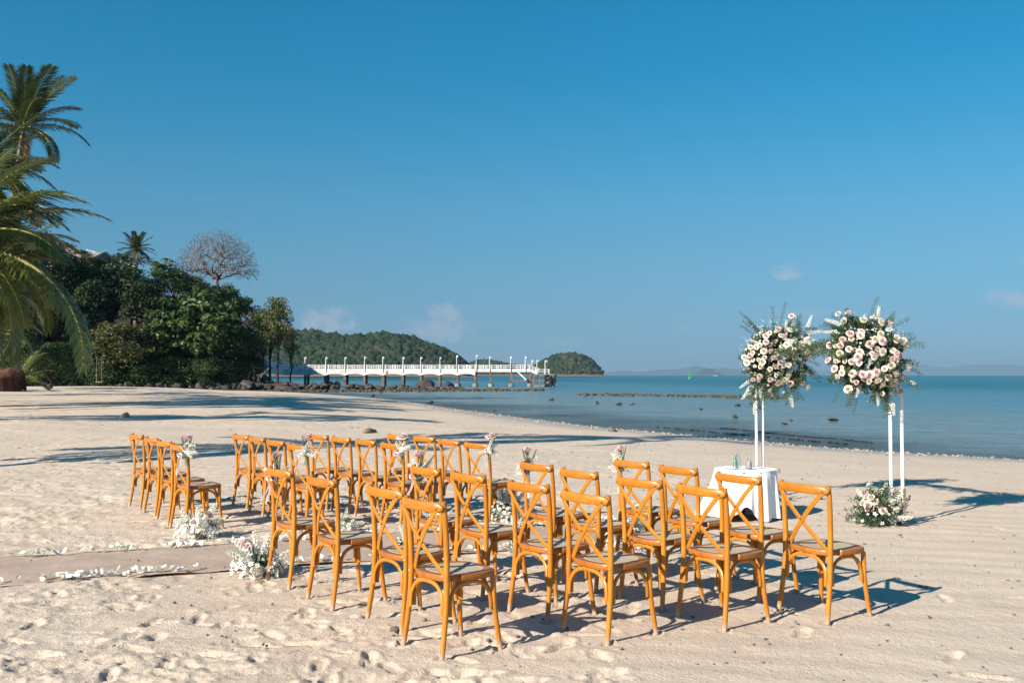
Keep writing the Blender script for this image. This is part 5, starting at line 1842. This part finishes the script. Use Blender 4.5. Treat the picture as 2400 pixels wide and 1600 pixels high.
# deck with arched fascia on both sides, bay by bay
for i in range(-1, 9):
    x0, x1 = (px(PILES[i]) if i >= 0 else px(320)), px(PILES[i + 1])
    for yy in (W0, W1):
        v, f = [], []
        n = 12
        for k in range(n + 1):
            u = k / n
            zb = 1.50 + 0.30 * (1 - abs(2 * u - 1) ** 2.4) if i >= 0 else 1.6
            for dy in (-0.11, 0.11):
                v += [(x0 + (x1 - x0) * u - OX, yy + dy - PY, zb - SEA), (x0 + (x1 - x0) * u - OX, yy + dy - PY, 2.57 - SEA)]
        for k in range(n):
            a, b = k * 4, k * 4 + 4
            f += [(a, b, b + 1, a + 1), (a + 3, b + 3, b + 2, a + 2), (a + 1, b + 1, b + 3, a + 3), (a + 2, b + 2, b, a)]
        f += [(0, 1, 3, 2), (n * 4 + 2, n * 4 + 3, n * 4 + 1, n * 4)]
        mb = MB()
        mb.add(v, f)
        ob('fascia', mb.mesh('fascia', M['pier_white'], False), pier)
pb('deck', px(320), px(1475), W0 + 0.115, W1 - 0.115, 2.28, 2.52, 'pier_white')
pb('deck', px(1475), px(1810), W0 - 0.05, W1 + 0.05, 2.12, 2.56, 'pier_white')
for i, p in enumerate(PILES):
    for yy in (W0 + 0.25, W1 - 0.25):
        mb = MB()
        w = 0.19
        mb.box((px(p) - OX, yy - PY, (SEA - 1.5 + 2.1) / 2 - SEA), (w * 2, w * 2, 2.1 - SEA + 1.5), 0.0, 0, 0.03)
        pl = ppart('pile', mb, M['pier_wood'])
        if i >= 8:
            mb = MB()
            mb.lathe([(0.45, SEA - 1), (0.45, SEA + 0.40), (0.40, SEA + 0.48)], 14, (px(p) - OX, yy - PY, -SEA))
            ppart('footing', mb, M['concrete'], pl)
for a, b in ((1145, 1258), (1258, 1367), (1367, 1475)):
    for z in (0.35, 1.25):
        pb('brace_beam', px(a) + 0.2, px(b) - 0.2, W0 + 0.18, W0 + 0.34, z, z + 0.14, 'pier_wood')
pb('brace_beam', px(1680), px(1805), W0 - 0.02, W0 + 0.14, 0.55, 0.80, 'pier_wood')
pb('rust_stain_plate', px(935), px(945), W0 - 0.16, W0 - 0.13, 1.62, 2.30, 'rust')
# railings: one part per bay and side (posts, rails, balusters)
bays = [320] + PILES
for i in range(len(bays) - 1):
    x0, x1 = px(bays[i]), px(bays[i + 1])
    for yy in (W0, W1):
        mb = MB()
        for z in (2.66, 2.98, 3.28):
            mb.box(((x0 + x1) / 2 - OX, yy - PY, z - SEA), (x1 - x0 - 0.14, 0.07, 0.075))
        for u in (0.27, 0.36, 0.64, 0.73):
            mb.box((x0 + (x1 - x0) * u - OX, yy - PY, 2.93 - SEA), (0.075, 0.09, 0.76))
        rl = ppart('railing', mb, M['pier_white'])
        mb = MB()
        mb.box((x1 - OX, yy - PY, 2.96 - SEA), (0.17, 0.17, 0.90), 0, 0, 0.02)
        ppart('rail_post', mb, M['pier_white'], rl)
        mb = MB()
        mb.box(((x0 + x1) / 2 - OX, yy - PY, 2.955 - SEA), (0.14, 0.14, 0.86), 0, 0, 0.02)
        ppart('rail_post', mb, M['pier_white'], rl)


def lamp(x, y, z0, z1):
    mb = MB()
    mb.tube([(x - OX, y - PY, z0 - SEA), (x - OX, y - PY, z1 - SEA - 0.25), (x - OX, y - PY, z1 - SEA - 0.06), (x - OX + 0.06, y - PY, z1 - SEA), (x - OX + 0.20, y - PY, z1 - SEA - 0.04)], [0.085, 0.075, 0.08, 0.09, 0.085], 8)
    o = ppart('lamp_post', mb, M['pier_white'])
    mb = MB()
    mb.lathe([(0.09, 0), (0.13, 0.05), (0.10, 0.16), (0.03, 0.2)], 10, (x - OX + 0.2, y - PY, z1 - SEA - 0.26))
    ppart('lamp_head', mb, M['pier_white'], o)


for p, zt in ((320, 4.6), (443, 4.6), (570, 4.6), (686, 4.6), (805, 4.7), (915, 4.65), (1038, 4.62), (1145, 4.6), (1262, 4.6), (1363, 4.9), (1482, 4.95), (1562, 4.7), (1690, 4.7), (1779, 4.7)):
    lamp(px(p), W0 - 0.16, 2.1, zt)
# far end: ramp down to the landing stage
for yy in (W0, W1):
    mb = MB()
    a, b = Vector((px(1810) - OX, yy - PY, 2.35 - SEA)), Vector((px(1862) - OX, yy - PY, 1.78 - SEA))
    mb.band([a, b], 0.42, 0.2, (0, 1, 0))
    r_ = ppart('ramp_stringer', mb, M['pier_white'])
    for dz in (0.38, 0.66, 0.93):
        mb = MB()
        mb.tube([a + Vector((0, 0, dz)), b + Vector((0, 0, dz))], 0.04, 6)
        ppart('ramp_rail', mb, M['pier_white'], r_)
    for u in (0.3, 0.65, 1.0):
        mb = MB()
        q = a.lerp(b, u)
        mb.tube([q, q + Vector((0, 0, 0.95))], 0.055, 6)
        ppart('ramp_post', mb, M['pier_white'], r_)
pb('ramp_deck', px(1812), px(1862), W0 + 0.12, W1 - 0.12, 1.80, 1.9, 'concrete')
LX0, LX1 = px(1835), px(1948)
pb('landing_deck', LX0, LX1, W0 - 0.4, W1 + 0.4, 1.62, 1.80, 'concrete')
pb('landing_beam', LX0 - 0.2, LX1 + 0.1, W0 - 0.5, W0 - 0.3, 0.52, 0.78, 'pier_wood')
pb('landing_base', LX0 - 0.1, LX1 + 0.3, W0 - 0.7, W0 - 0.2, SEA - 0.3, SEA + 0.22, 'concrete')
for p in (1825, 1862, 1905, 1945):
    for yy in (W0 - 0.3, W1 + 0.3):
        pb('landing_pile', px(p) - 0.15, px(p) + 0.15, yy - 0.15, yy + 0.15, SEA - 1.5, 1.61, 'pier_wood')
for p in (1850, 1895, 1922):
    pb('landing_post', px(p) - 0.08, px(p) + 0.08, W0 - 0.4, W0 - 0.24, 1.8, 2.62, 'pier_white')
for z in (2.05, 2.32, 2.55):
    pb('landing_rail', px(1855), px(1922), W0 - 0.36, W0 - 0.28, z, z + 0.07, 'pier_white')
for p, zt in ((1820, 4.1), (1850, 4.1), (1900, 4.05), (1907, 4.05)):
    lamp(px(p), W0 + 0.3 + 0.2 * (p == 1907), 1.7, zt)
for k, p in enumerate((1912, 1955)):
    for z in (0.35, 1.15):
        mb = MB()
        for q in range(1):
            mb.tube([(px(p) - OX + 0.42 * math.cos(a) * (0.5 if k else 1), W0 - 0.9 - PY + 0.42 * math.sin(a) * (1 if k else 0.3), z - SEA + 0.40 * math.sin(a + 1.57 * k)) for a in (j * 6.2832 / 14 for j in range(15))], 0.17, 8)
        ppart('tyre_fender', mb, M['rubber'])


def flight(x0, z0, x1, z1, y0, y1, mat, n=9):
    mb = MB()
    for yy in (y0, y1):
        mb.band([(x0 - OX, yy - PY, z0 - SEA), (x1 - OX, yy - PY, z1 - SEA)], 0.22, 0.08, (0, 1, 0))
    s = ppart('stair_flight', mb, M[mat])
    for i in range(n):
        u = (i + 0.5) / n
        pb('tread', x0 + (x1 - x0) * u - 0.16, x0 + (x1 - x0) * u + 0.16, y0 + 0.05, y1 - 0.05, z0 + (z1 - z0) * u, z0 + (z1 - z0) * u + 0.06, mat, s)


flight(px(1733), 2.15, px(1785), 0.75, W0 - 0.75, W0 - 0.05, 'pier_white')
flight(px(1922), 0.6, px(1885), SEA + 0.1, W0 - 1.0, W0 - 0.42, 'concrete', 6)
# solid white parapet where the pier climbs to the land
PARA = [(px(320), PY - 1.5, 1.55, 3.30), (px(255) * (PY - 6) / PY, PY - 6, 1.75, 3.45), (px(165) * (PY - 16) / PY, PY - 16, 2.35, 4.1)]
for s, off in ((0, 0.0), (1, 3.0)):
    for (xa, ya, za, ta), (xb, yb, zb, tb) in zip(PARA[:-1], PARA[1:]):
        n = 5
        for k in range(n):
            u0, u1 = k / n + 0.004, (k + 1) / n - 0.004
            mb = MB()
            a = Vector((xa + (xb - xa) * u0, ya + (yb - ya) * u0 + off, za + (zb - za) * u0))
            b = Vector((xa + (xb - xa) * u1, ya + (yb - ya) * u1 + off, za + (zb - za) * u1))
            ta_, tb_ = ta + (tb - ta) * u0, ta + (tb - ta) * u1
            nn = (b - a).cross(Vector((0, 0, 1))).normalized() * 0.08
            v = [a - nn, b - nn, Vector((b.x, b.y, tb_)) - nn, Vector((a.x, a.y, ta_)) - nn, a + nn, b + nn, Vector((b.x, b.y, tb_)) + nn, Vector((a.x, a.y, ta_)) + nn]
            v = [q - Vector((OX, PY, SEA)) for q in v]
            mb.add(v, [(3, 2, 1, 0), (4, 5, 6, 7), (0, 1, 5, 4), (1, 2, 6, 5), (2, 3, 7, 6), (3, 0, 4, 7)])
            ob('parapet_panel', mb.mesh('parapet_panel', M['pier_white'], False), pier)
for x, y, zt in ((px(250) * (PY - 6.2) / PY, PY - 6.2, 4.8), (px(165) * (PY - 16.2) / PY, PY - 16.2, 5.6)):
    lamp(x, y, 1.6, zt)

# ------------------------------------------------------------------ buildings on the hill
def house(name, label, x, y, z0, w, d, hw, roof_h, walls, rooft, gable=True, rz=0.0, wins=2):
    root = thing(name, label, 'house', (x, y, z0), rz)
    mb = MB()
    mb.box((0, 0, hw / 2), (w, d, hw))
    ob('wall', mb.mesh('wall', M[walls], False), root)
    e = 0.5
    mb = MB()
    if gable:
        v = [(-w / 2 - e, -d / 2 - e, hw - .2), (w / 2 + e, -d / 2 - e, hw - .2), (w / 2 + e, d / 2 + e, hw - .2), (-w / 2 - e, d / 2 + e, hw - .2), (-w / 2 - e, 0, hw + roof_h), (w / 2 + e, 0, hw + roof_h)]
        mb.add(v, [(0, 1, 5, 4), (2, 3, 4, 5), (1, 2, 5), (3, 0, 4), (3, 2, 1, 0)])
    else:
        v = [(-w / 2 - e, -d / 2 - e, hw - .1), (w / 2 + e, -d / 2 - e, hw - .1), (w / 2 + e, d / 2 + e, hw - .1), (-w / 2 - e, d / 2 + e, hw - .1), (0, 0, hw + roof_h)]
        mb.add(v, [(0, 1, 4), (1, 2, 4), (2, 3, 4), (3, 0, 4), (3, 2, 1, 0)])
    rf = ob('roof', mb.mesh('roof', M[rooft], False), root)
    for s in (-1, 1) if gable else ():
        mb = MB()
        mb.band([(s * (w / 2 + e + .05), -d / 2 - e, hw - .15), (s * (w / 2 + e + .05), 0, hw + roof_h + .05)], 0.3, 0.08, (1, 0, 0))
        mb.band([(s * (w / 2 + e + .05), d / 2 + e, hw - .15), (s * (w / 2 + e + .05), 0, hw + roof_h + .05)], 0.3, 0.08, (1, 0, 0))
        ob('bargeboard', mb.mesh('bargeboard', M['render_white'], False), rf)
    for k in range(wins):
        u = (k + 0.5) / wins - 0.5
        mb = MB()
        mb.box((u * w * 0.8, -d / 2 - 0.02, hw * 0.55), (1.1, 0.1, 1.3))
        wd = ob('window', mb.mesh('window', M['window'], False), root)
        mb = MB()
        for sx in (-0.6, 0.6):
            mb.box((u * w * 0.8 + sx, -d / 2 - 0.05, hw * 0.55), (0.1, 0.14, 1.5))
        for sz in (-0.7, 0.7):
            mb.box((u * w * 0.8, -d / 2 - 0.05, hw * 0.55 + sz), (1.1, 0.14, 0.1))
        ob('window_frame', mb.mesh('window_frame', M['render_white'], False), wd)
    return root


house('hill_house', 'dark timber house with a pinkish tiled gable roof below the terrace', -60.0, 141, 14.0, 5.2, 5, 3.4, 1.5, 'dark_timber', 'roof_tile', True, R(-28))
house('villa', 'white villa with a tiled roof half hidden by palm fronds', -67.0, 148, 15.2, 7, 6, 4.4, 2.0, 'render_white', 'roof_tile', False, R(10), 3)
terr = thing('terrace_railing', 'white terrace railing above the timber house roof', 'railing', (-59.5, 147, 19.2))
for k in range(8):
    mb = MB()
    mb.box((-3.5 + k, 0, 0.5 - 0.28 * k), (0.12, 0.12, 1.1))
    ob('post', mb.mesh('post', M['pier_white'], False), terr)
for dz in (0.45, 0.9):
    mb = MB()
    mb.tube([(-3.5, 0, dz + 0.02), (3.5, 0, dz - 1.94)], 0.05, 5)
    ob('rail', mb.mesh('rail', M['pier_white'], False), terr)
mb = MB()
mb.box((-2.6, 0.8, -0.15), (3.0, 2.0, 0.25))
ob('slab', mb.mesh('slab', M['render_white'], False), terr)
fen = thing('hilltop_fence', 'row of white fence posts under the bare tree', 'fence', (-41.2, 135.2, surf(-41.2, 135.2) + 0.9))
for k in range(9):
    mb = MB()
    mb.box((-2.6 + 0.62 * k, 0.1 * math.sin(k), 0.45), (0.16, 0.16, 1.5 + 0.2 * math.sin(k * 2)))
    ob('post', mb.mesh('post', M['pier_white'], False), fen)
gaz = thing('gazebo', 'small gazebo with a pink tiled hipped roof above the pier wall', 'gazebo', (-36.4, 134, 3.0), R(20))
mb = MB()
v = [(-1.35, -1.35, 1.75), (1.35, -1.35, 1.75), (1.35, 1.35, 1.75), (-1.35, 1.35, 1.75), (0, 0, 2.95)]
mb.add(v, [(0, 1, 4), (1, 2, 4), (2, 3, 4), (3, 0, 4), (3, 2, 1, 0)])
ob('roof', mb.mesh('roof', M['roof_tile'], False), gaz)
for sx in (-1, 1):
    for sy in (-1, 1):
        mb = MB()
        mb.box((sx, sy, 0.8), (0.14, 0.14, 1.9))
        ob('post', mb.mesh('post', M['dark_timber'], False), gaz)
bal = thing('glass_balcony', 'glass-fronted balcony on white raking struts among the trees', 'balcony', (-38.3, 125.5, 9.4))
mb = MB()
mb.box((0, 0, 0), (2.6, 1.4, 0.18))
ob('slab', mb.mesh('slab', M['concrete'], False), bal)
for k in range(4):
    mb = MB()
    mb.box((-0.98 + 0.65 * k, -0.66, 0.5), (0.6, 0.03, 0.75))
    ob('pane', mb.mesh('pane', M['window'], False), bal)
for x0, x1 in ((-0.5, -0.5), (0.6, -0.5)):
    mb = MB()
    mb.tube([(x0, -0.7, -0.1), (x1, -0.7, -1.7)], 0.09, 6)
    ob('strut', mb.mesh('strut', M['pier_white'], False), bal)


# ------------------------------------------------------------------ wooded headlands beyond the pier, far islands
t = NT('forest_canopy')
g = t.node('ShaderNodeNewGeometry')
v = t.coord()
f_ = t.math('ADD', t.math('MULTIPLY', g.outputs['Random Per Island'], 0.7), t.smooth(t.noise(v, 0.03, 3), 0.35, 0.65, 0, 0.35))
c = t.mix(f_, (0.012, 0.030, 0.014), (0.042, 0.060, 0.025))
c = t.mix(t.smooth(g.outputs['Random Per Island'], 0.93, 0.95), c, (0.07, 0.06, 0.042))
t.set(color=c, rough=0.8, spec=0.1, normal=t.bump(t.noise(v, 1.1, 4, 0.7), 1.0, 1.2))
M['forest'] = t.mat
t = NT('headland_ground')
g = t.node('ShaderNodeSeparateXYZ')
t.l.new(t.node('ShaderNodeNewGeometry').outputs['Position'], g.inputs[0])
t.set(color=t.mix(t.smooth(g.outputs[2], 1.0, 5.0), (0.16, 0.125, 0.10), (0.03, 0.045, 0.022)), rough=0.95, spec=0.05)
M['headland'] = t.mat


def headland(name, label, prof, y0, depth, seed, n, cr, group=None, front=0.35):
    """prof: (x, height) along the skyline; a ridge with wooded slopes to sea level"""
    r = np.random.default_rng(seed)
    P = np.array(prof, float)

    def hgt(x, w):
        q = np.interp(x, P[:, 0], P[:, 1])
        e = np.where(w < front, sstep(-0.02, front, w) ** 0.8, sstep(1.0, front + 0.1, w))
        return q * e * (1 + 0.10 * fbm(x * 0.02 + seed, w * 5, 3))
    xs = np.linspace(P[0, 0], P[-1, 0], 60)
    ws = np.linspace(0, 1, 26)
    X, W = np.meshgrid(xs, ws, indexing='xy')
    Z = hgt(X, W) + SEA - 0.2
    i6 = np.arange(X.size).reshape(X.shape)
    F = np.stack([i6[:-1, :-1], i6[:-1, 1:], i6[1:, 1:], i6[1:, :-1]], -1).reshape(-1, 4)
    root = thing(name, label, 'headland', (0, y0, 0), 0, group)
    ob('slope', np_mesh('slope', np.stack([X, W * depth, Z], -1).reshape(-1, 3), F, M['headland'], True), root)
    x = r.uniform(P[0, 0], P[-1, 0], n)
    w = r.random(n) ** 1.3 * (front + 0.25)
    z = hgt(x, w)
    k = z > cr * 0.8
    x, w, z = x[k], w[k], z[k]
    v, f = I1
    s = cr * r.uniform(0.55, 1.25, len(x)) * np.clip(0.5 + z / 40, 0.5, 1.1)
    q = v[None] * (1 + 0.22 * r.normal(size=(len(x), len(v), 1))) * (s[:, None, None] * np.stack([r.uniform(.85, 1.2, len(x)), r.uniform(.85, 1.2, len(x)), r.uniform(.8, 1.15, len(x))], 1)[:, None, :])
    q = q + np.stack([x, w * depth, z + SEA + s * 0.2], 1)[:, None, :]
    FF = (f[None] + (np.arange(len(x)) * len(v))[:, None, None]).reshape(-1, 3)
    tag(ob('forest', np_mesh('forest', q.reshape(-1, 3), FF, M['forest'], True), root), kind='stuff')
    return root


def prof(y, pts):
    q = y / 2333.0
    return [((p * 1.0204 - 1200) * q, max(0.2, (861 - h_) * 1.0204 * q + 1.9 - 3.0)) for p, h_ in pts]


headland('wooded_headland', 'long wooded headland rising behind the pier', prof(900, [(470, 790), (560, 765), (620, 758), (680, 757), (740, 766), (800, 767), (850, 762), (890, 766), (930, 776), (960, 787), (1000, 797), (1040, 814), (1062, 830), (1076, 850), (1084, 861)]), 860, 260, 31, 4200, 3.7)
headland('wooded_islet', 'round wooded islet past the end of the pier', prof(1300, [(1185, 858), (1215, 843), (1235, 838), (1255, 828), (1285, 818), (1315, 815), (1345, 819), (1365, 829), (1380, 843), (1388, 854), (1393, 861)]), 1260, 220, 33, 1500, 4.4)
headland('wooded_ridge', 'low hazy wooded ridge in the gap between headland and islet', prof(1900, [(1050, 845), (1090, 830), (1120, 829), (1150, 834), (1190, 840), (1240, 844), (1290, 850), (1330, 858)]), 1850, 300, 35, 900, 5.0)
lh = thing('islet_beacon', 'tiny white beacon on top of the round islet', 'beacon', (73.0, 1330, 23))
mb = MB()
mb.lathe([(1.0, 0), (0.8, 5), (1.1, 5.1), (1.1, 6.2), (0.2, 7)], 8)
ob('tower', mb.mesh('tower', M['render_white']), lh)
for i, (y0, depth, pts) in enumerate([(15000, 3000, [(1395, 861), (1420, 852), (1460, 849), (1500, 853), (1540, 847), (1580, 846), (1600, 845), (1640, 838), (1668, 848), (1700, 842), (1740, 846), (1800, 852), (1900, 861)]), (19000, 4000, [(1880, 861), (1960, 850), (2060, 846), (2110, 838), (2140, 840), (2170, 836), (2200, 834), (2240, 843), (2280, 847), (2330, 836), (2400, 833), (2500, 842), (2650, 861)]), (9000, 900, [(1620, 861), (1632, 852), (1645, 843), (1655, 846), (1664, 853), (1668, 861)])]):
    lab = ['hazy blue hills on the horizon left of the arch flowers', 'long hazy blue mountain range on the horizon right of the arch', 'steep hazy islet on the horizon near the green buoy'][i]
    P = prof(y0, pts)
    xs = np.linspace(P[0][0], P[-1][0], 160)
    ws = np.linspace(0, 1, 9)
    X, W = np.meshgrid(xs, ws, indexing='xy')
    hh = np.interp(X, [p[0] for p in P], [p[1] for p in P])
    Z = hh * np.sin(np.pi * np.clip(W * 1.0, 0, 1)) ** 0.7 * (1 + 0.06 * fbm(X * 0.004, W * 3, 3)) + SEA - 0.3
    i6 = np.arange(X.size).reshape(X.shape)
    F = np.stack([i6[:-1, :-1], i6[:-1, 1:], i6[1:, 1:], i6[1:, :-1]], -1).reshape(-1, 4)
    tag(ob('distant_island', np_mesh('distant_island', np.stack([X, y0 + W * depth, Z], -1).reshape(-1, 3), F, M['headland'], True)), lab, 'island')

# ------------------------------------------------------------------ buoy and yacht
bu = thing('channel_buoy', 'green lattice channel buoy standing in the open sea', 'buoy', (89.4, 500, SEA))
mb = MB()
mb.lathe([(0.4, -0.5), (1.1, -0.1), (1.2, 0.5), (1.0, 0.8)], 14)
ob('float', mb.mesh('float', M['buoy_green']), bu)
for k in range(4):
    a = k * math.pi / 2 + 0.4
    mb = MB()
    mb.tube([(math.cos(a) * 0.85, math.sin(a) * 0.85, 0.7), (math.cos(a) * 0.3, math.sin(a) * 0.3, 3.1)], 0.11, 6)
    ob('leg', mb.mesh('leg', M['buoy_green']), bu)
mb = MB()
mb.lathe([(0.5, 3.0), (0.5, 3.5), (0.25, 3.7), (0.25, 4.3), (0.05, 4.6)], 10)
ob('lantern', mb.mesh('lantern', M['buoy_green']), bu)
ya = thing('sailing_yacht', 'tiny white yacht with bare mast on the horizon', 'yacht', (470, 2300, SEA))
mb = MB()
mb.add([(-5, 0, 1.0), (-4, -1.3, 1.0), (3, -1.3, 1.1), (5.5, 0, 1.3), (3, 1.3, 1.1), (-4, 1.3, 1.0), (-4.5, 0, -.4), (-3.5, -.8, -.4), (3, -.8, -.4), (4.6, 0, -.4), (3, .8, -.4), (-3.5, .8, -.4)], [(0, 1, 2, 3, 4, 5), (6, 7, 1, 0), (7, 8, 2, 1), (8, 9, 3, 2), (9, 10, 4, 3), (10, 11, 5, 4), (11, 6, 0, 5)])
ob('hull', mb.mesh('hull', M['render_white'], False), ya)
mb = MB()
mb.tube([(0.5, 0, 1), (0.5, 0, 12)], 0.10, 6)
ob('mast', mb.mesh('mast', M['render_white']), ya)

# ------------------------------------------------------------------ haze over the sea
mb = MB()
mb.box((0, 12000, 135), (36000, 26000, 278))
hz = ob('haze', mb.mesh('haze', [], False))
t = NT('sea_haze')
t.n.remove(t.bsdf)
pv = t.node('ShaderNodeVolumePrincipled')
pv.inputs['Color'].default_value = (0.30, 0.475, 0.64, 1)
pv.inputs['Density'].default_value = 0.00010
pv.inputs['Anisotropy'].default_value = 0.0
t.l.new(pv.outputs[0], t.out.inputs['Volume'])
hz.data.materials.append(t.mat)
tag(hz, kind='stuff')
